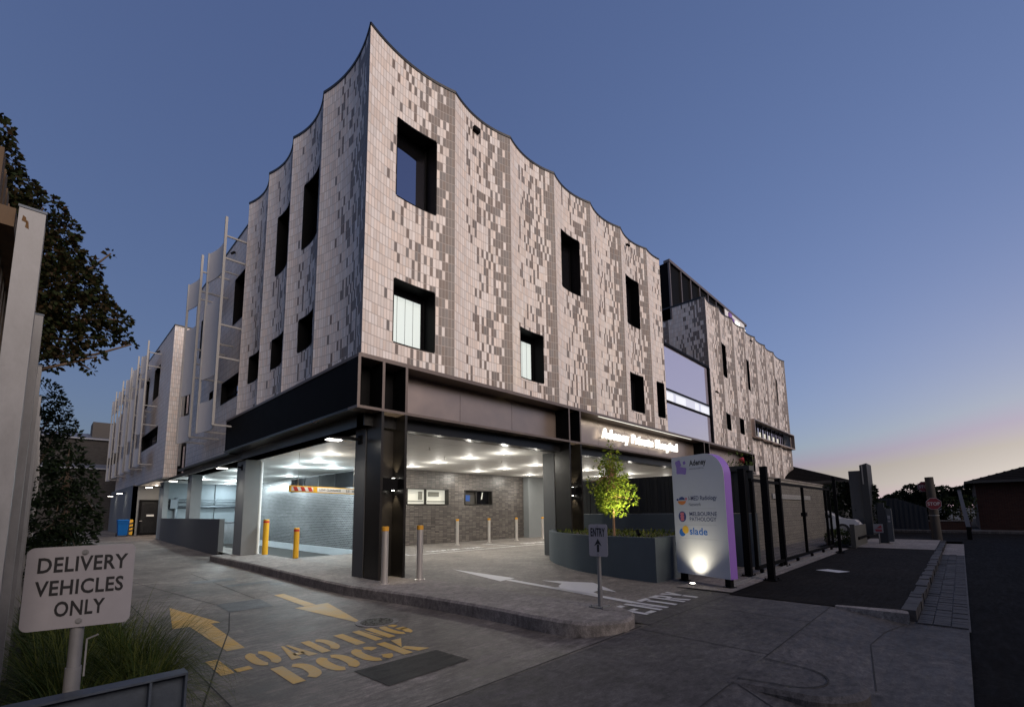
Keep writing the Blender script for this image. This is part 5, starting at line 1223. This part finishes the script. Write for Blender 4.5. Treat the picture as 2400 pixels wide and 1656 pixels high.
# service cabinet and low board fence
t = thing('service_cabinet', (21,-6.5,0), 'slim dark blue-grey cabinet with a louvred side at the corner', 'cabinet')
m = MB(); m.box(20.9,-6.58,0,21.3,-6.30,1.55); m.box(20.9,-6.54,1.55,21.2,-6.34,1.75); m.build('cabinet_body', DARKM, t)
m = MB(); m.box(20.95,-6.76,.1,21.3,-6.585,1.5); 
for k in range(16): m.box(20.94,-6.775,.16+k*.08,21.25,-6.76,.2+k*.08)
m.build('louvre', pm('louvre_grey', (.05,.055,.06), .6), t)
m = MB(); m.box(20.935,-6.72,1.05,20.945,-6.63,1.2); m.box(20.935,-6.72,.92,20.945,-6.63,1.0); m.build('label_plate', pm('dim_white', (.2,.2,.21), .5), t)
t = thing('arrow_sign', (20.2,-6.4,.5), 'small white sign with red marks beside the service cabinet', 'sign')
m = MB(); m.box(20.2,-6.52,.5,20.215,-6.2,.86); m.cyl((20.23,-6.36,0),(20.23,-6.36,.86),.02,n=8); m.build('plate', pm('dim_sign_white', (.19,.19,.2), .5), t)
m = MB(); m.face([(20.195,-6.48,.55),(20.195,-6.28,.55),(20.195,-6.24,.64),(20.195,-6.48,.64)]); m.face([(20.195,-6.48,.69),(20.195,-6.3,.69),(20.195,-6.46,.82)]); m.build('red_mark', pm('dim_red', (.22,.02,.03), .5), t)
t = thing('low_board_fence', (18.5,-5.8,0), 'low grey board fence with a dark slot at the end of the gate', 'fence')
m = MB(); m.hexa([(17.3,-5.9,0),(17.35,-5.85,0),(21.0,-5.80,0),(21.0,-5.86,0),(17.3,-5.9,.86),(17.35,-5.85,.86),(21.0,-5.80,.84),(21.0,-5.86,.84)]); m.box(17.25,-5.95,0,17.36,-5.80,.92); m.build('board', pm('board_grey', (.05,.05,.044), .8, var=.1, scale=3), t)
m = MB(); m.box(18.3,-5.94,.30,20.5,-5.90,.40); m.build('slot', BLACK, t)
# parked white car glimpsed behind the gate
t = thing('parked_car', (27,-3.4,0), 'white car parked beyond the end of the mesh gate', 'car')
m = MB()
prof = [(-2.1,.35),(-2.15,.62),(-1.95,.86),(-1.2,.95),(-.55,1.38),(.75,1.42),(1.5,1.02),(2.1,.9),(2.15,.5),(2.1,.3)]
L_ = []
for i in range(len(prof)):
    pass
cy0, cx0 = -2.6, 28.0
def carp(u, v, w): return (cx0 + w, cy0 + u, v + .0)
m.ext([(u,v) for u, v in prof], carp, 1.7); m.build('body', pm('car_white', (.42,.43,.47), .3), t)
m = MB(); m.ext([(-.95,.97),(-.5,1.33),(.7,1.36),(1.2,1.0)], lambda u,v,w: (cx0-.004+w, cy0+u, v), .004); m.build('side_window', GLASS_DK, t)
for u in (-1.35, 1.35):
    m = MB(); m.cyl((cx0-.02,cy0+u,.32),(cx0+.2,cy0+u,.32),.33,n=20); w = m.build('wheel', INK, t)
    m = MB(); m.cyl((cx0-.03,cy0+u,.32),(cx0-.021,cy0+u,.32),.2,n=16); m.build('rim', GALV, w)
m = MB(); m.box(cx0-.003,cy0-2.12,.62,cx0+.35,cy0-1.95,.74); m.build('headlight', pm('headlight_glass', (.5,.5,.55), .2), t)
# hedges, garden
def bush(name, label, base, cl, n, l, w, mat, group=None, cat='shrub'):
    t = thing(name, base, label, cat, group); m = MB(); crown(m, cl, n, l, w, .1); m.build('foliage', mat, t)
    m = MB(); b = V(base); m.cyl(b, b+V((0,0,max(.3, cl[0][0].z-base[2]))), .05, n=6); m.build('stem', BARK, t); return t
HEDGE = leaf_mat('hedge_leaf', (.008,.014,.007), (.016,.024,.010))
bush('hedge_bush', 'dark rounded bush behind the end of the block wall', (30.2,-4.2,0), [(V((30.5,-3.6,2.3)),.9,.9),(V((30.5,-4.6,2.4)),.8,.9),(V((30.3,-4.0,1.3)),1.1,1),(V((30.4,-5.0,1.2)),.9,1)], 4200, .2, .13, HEDGE)
bush('garden_shrub', 'low green shrub beside the low board fence', (17.6,-5.0,0), [(V((17.9,-5.2,.35)),.35,.8),(V((18.6,-5.2,.35)),.38,.8),(V((19.3,-5.3,.3)),.33,.8)], 900, .09, .05, leaf_mat('shrub_leaf', (.03,.045,.012), (.06,.075,.02)))
bush('corner_tree', 'dense dark tree with a flat top across the side street', (40,-6.9,0), [(V((40,-6.5,2.6)),.6,.9),(V((40,-7.2,2.7)),.6,.8),(V((40,-7.7,2.3)),.6,1),(V((40.2,-6.8,1.7)),.8,1),(V((40.2,-7.5,1.3)),.8,1)], 5000, .18, .12, HEDGE, cat='tree')
bush('street_shrub', 'mid-green shrub between the stop sign and the brick house', (39.2,-8.9,0), [(V((39.4,-8.6,1.6)),.6,1),(V((39.4,-9.1,1.3)),.55,1),(V((39.3,-8.7,.9)),.6,1),(V((39.6,-9.3,1.9)),.4,1)], 1500, .13, .08, leaf_mat('mid_leaf', (.016,.028,.009), (.035,.045,.014)))
for i, (y, h, lb) in enumerate(((-3.6,3.0,'distant low tree mass beyond the dark fence, first from the gate'),(-8.3,3.5,'distant flat-topped tree left of the brick house'),(-9.6,3.7,'distant tree touching the eave of the brick house'),(-5.6,2.7,'distant low tree above the middle of the dark fence'))):
    bush('distant_tree', lb, (62,y,0), [(V((62+RND.uniform(-.5,.5), y+RND.uniform(-.9,.9), h*RND.uniform(.55,.92))), RND.uniform(.45,.8), .8) for k in range(7)], 2600, .26, .18, HEDGE, 'trees across the side street', 'tree')
# dark sheet fence across the side street
t = thing('sheet_fence', (38.2,-6.2,0), 'dark blue sheet metal fence across the side street', 'fence')
m = MB(); y = -1.0
while y > -7.2: m.box(38.2+(.03 if int(-y*8)%2 else 0), y-.13, 0, 38.26, y, 2.2-max(0,(-y-5.6))*.45); y -= .13
m.build('sheeting', DARKM, t)
m = MB(); m.box(38.26,-7.2,0,38.3,-1,.1); m.build('rail', DARKM, t)
# low brick wall
t = thing('low_brick_wall', (38.4,-8.7,0), 'low red brick garden wall in front of the corner house', 'wall')
m = MB(); m.face([(38.4,-9.3,0),(38.4,-7.2,0),(38.4,-7.2,.58),(38.4,-9.3,.58)],[(0,0),(2.1,0),(2.1,.58),(0,.58)]); m.box(38.41,-9.3,0,38.6,-7.2,.58); m.build('brickwork', HBRICK, t)
m = MB(); m.box(38.36,-9.3,.58,38.64,-7.2,.64); m.build('coping', CONC_KERB, t)
# brick house with tiled hip roof
def house(name, x0, x1, y0, y1, hw, hr, label, ov=.45, ant=False, wallm=HBRICK, wins=()):
    t = thing(name, ((x0+x1)/2,(y0+y1)/2,0), label, 'house')
    m = MB(); P = [(x0,y0),(x1,y0),(x1,y1),(x0,y1)]
    for k in range(4):
        a, b = P[k], P[(k+1)%4]; L_ = math.hypot(b[0]-a[0], b[1]-a[1]); m.face([(*a,-.1),(*b,-.1),(*b,hw),(*a,hw)], [(0,0),(L_,0),(L_,hw+.1),(0,hw+.1)])
    m.build('wall', wallm, t)
    m = MB(); a0, a1, b0, b1 = x0-ov, x1+ov, y0-ov, y1+ov; zE = hw-.05; w = min(a1-a0, b1-b0)/2
    if (a1-a0) > (b1-b0): r0, r1 = (a0+w, (b0+b1)/2), (a1-w, (b0+b1)/2)
    else: r0, r1 = ((a0+a1)/2, b0+w), ((a0+a1)/2, b1-w)
    E_ = [(a0,b0,zE),(a1,b0,zE),(a1,b1,zE),(a0,b1,zE)]; R0, R1 = (*r0, hr), (*r1, hr)
    if (a1-a0) > (b1-b0): fs = [[E_[0],E_[1],R1,R0],[E_[1],E_[2],R1],[E_[2],E_[3],R0,R1],[E_[3],E_[0],R0]]
    else: fs = [[E_[0],E_[1],R0],[E_[1],E_[2],R1,R0],[E_[2],E_[3],R1],[E_[3],E_[0],R0,R1]]
    for f in fs: m.face(f)
    m.face(E_[::-1])
    for k in range(1, 14):       # tile courses
        q = k/14
        for f in fs:
            if len(f) == 4: a = Vector(f[0]).lerp(Vector(f[3]), q); b = Vector(f[1]).lerp(Vector(f[2]), q)
            else: a = Vector(f[0]).lerp(Vector(f[2]), q); b = Vector(f[1]).lerp(Vector(f[2]), q)
            m.bar(a+V((0,0,.012)), b+V((0,0,.012)), .05, .03)
    r = m.build('roof', RTILE, t)
    m = MB()
    for k in range(4): m.bar(V(E_[k])+V((0,0,-.06)), V(E_[(k+1)%4])+V((0,0,-.06)), .12, .14)
    m.build('gutter', pm('gutter_dark', (.03,.028,.026), .6), t)
    for (wx0, wy0, wx1, wy1, wz0, wz1) in wins:
        m = MB(); m.box(wx0, wy0, wz0, wx1, wy1, wz1); m.build('window', GLASS_DK, t)
    if ant:
        m = MB(); c = V((*r1, hr)); m.cyl(c, c+V((0,0,.55)), .015, n=6); m.bar(c+V((0,-.5,.5)), c+V((0,.6,.45)), .015, .015)
        for k in range(5): q = c+V((-.0,-.4+k*.12,.5)); m.bar(q+V((-.3,0,0)), q+V((.3,0,0)), .008, .008); m.bar(q+V((0,0,-.12)), q+V((0,0,.12)), .008, .008)
        m.build('aerial', pm('aerial_metal', (.05,.05,.055), .5, .6), r)
    return t
house('brick_house', 40.3, 52, -20, -9.75, 3.3, 5.1, 'dark red brick house with tiled hip roof and aerial at the right edge', ant=True)
house('dark_house', 33, 45, -3.4, 5, 3.4, 5.0, 'dark house with a low hip roof behind the mesh gate', wallm=RENDER_D)
t = thing('grey_board_building', (30,-4.9,0), 'grey boarded gable box rising above the hedge beyond the gate', 'building')
m = MB(); m.hexa([(28.2,-4.95,2.4),(30,-4.4,2.4),(30,-4.4,3.7),(28.2,-4.95,3.7),(28.2,-4.95,3.7),(30,-4.4,3.7),(30,-4.4,3.75),(28.2,-4.95,3.75)]) if False else None
m.box(29.2,-4.86,.0,31,-4.30,3.72); m.build('boarding', pm('pale_boarding', (.045,.048,.052), .7, var=.1, scale=3), t)
m = MB(); m.hexa([(29,-5.22,0),(31,-5.22,0),(31,-4.88,0),(29,-4.88,0),(29,-5.22,4.12),(31,-5.22,4.12),(31,-4.88,4.02),(29,-4.88,4.02)]); m.build('end_panel', DARKM, t)
m = MB(); m.box(28.95,-5.02,2.9,28.99,-4.97,4.05); m.build('white_trim', pm('dim_trim', (.2,.2,.2), .6), t)
# unseen houses added across the street, behind the camera, to keep the low sun off the ground
for x0, x1, lb in ((-30,-15,'two storey brick house added for shade across the street, furthest to the left behind the viewer'),(-14,.5,'two storey brick house added for shade across the street, straight behind the viewer'),(1.5,14.5,'two storey brick house added for shade across the street, facing the entry drive'),(15.5,26.4,'two storey brick house added for shade on the near corner of the side street'),(38.5,56,'two storey brick house added for shade on the far corner of the side street')):
    house('added_shade_house', x0, x1, -38, -23, 6.6, 10.6, lb)
house('added_sun_blocker', 18, 60, -95, -75, 22, 27, 'unseen tall block added to stop low sun at the far end of the side street', wallm=RENDER_D)  # added unseen block, stops low sun coming along the side street
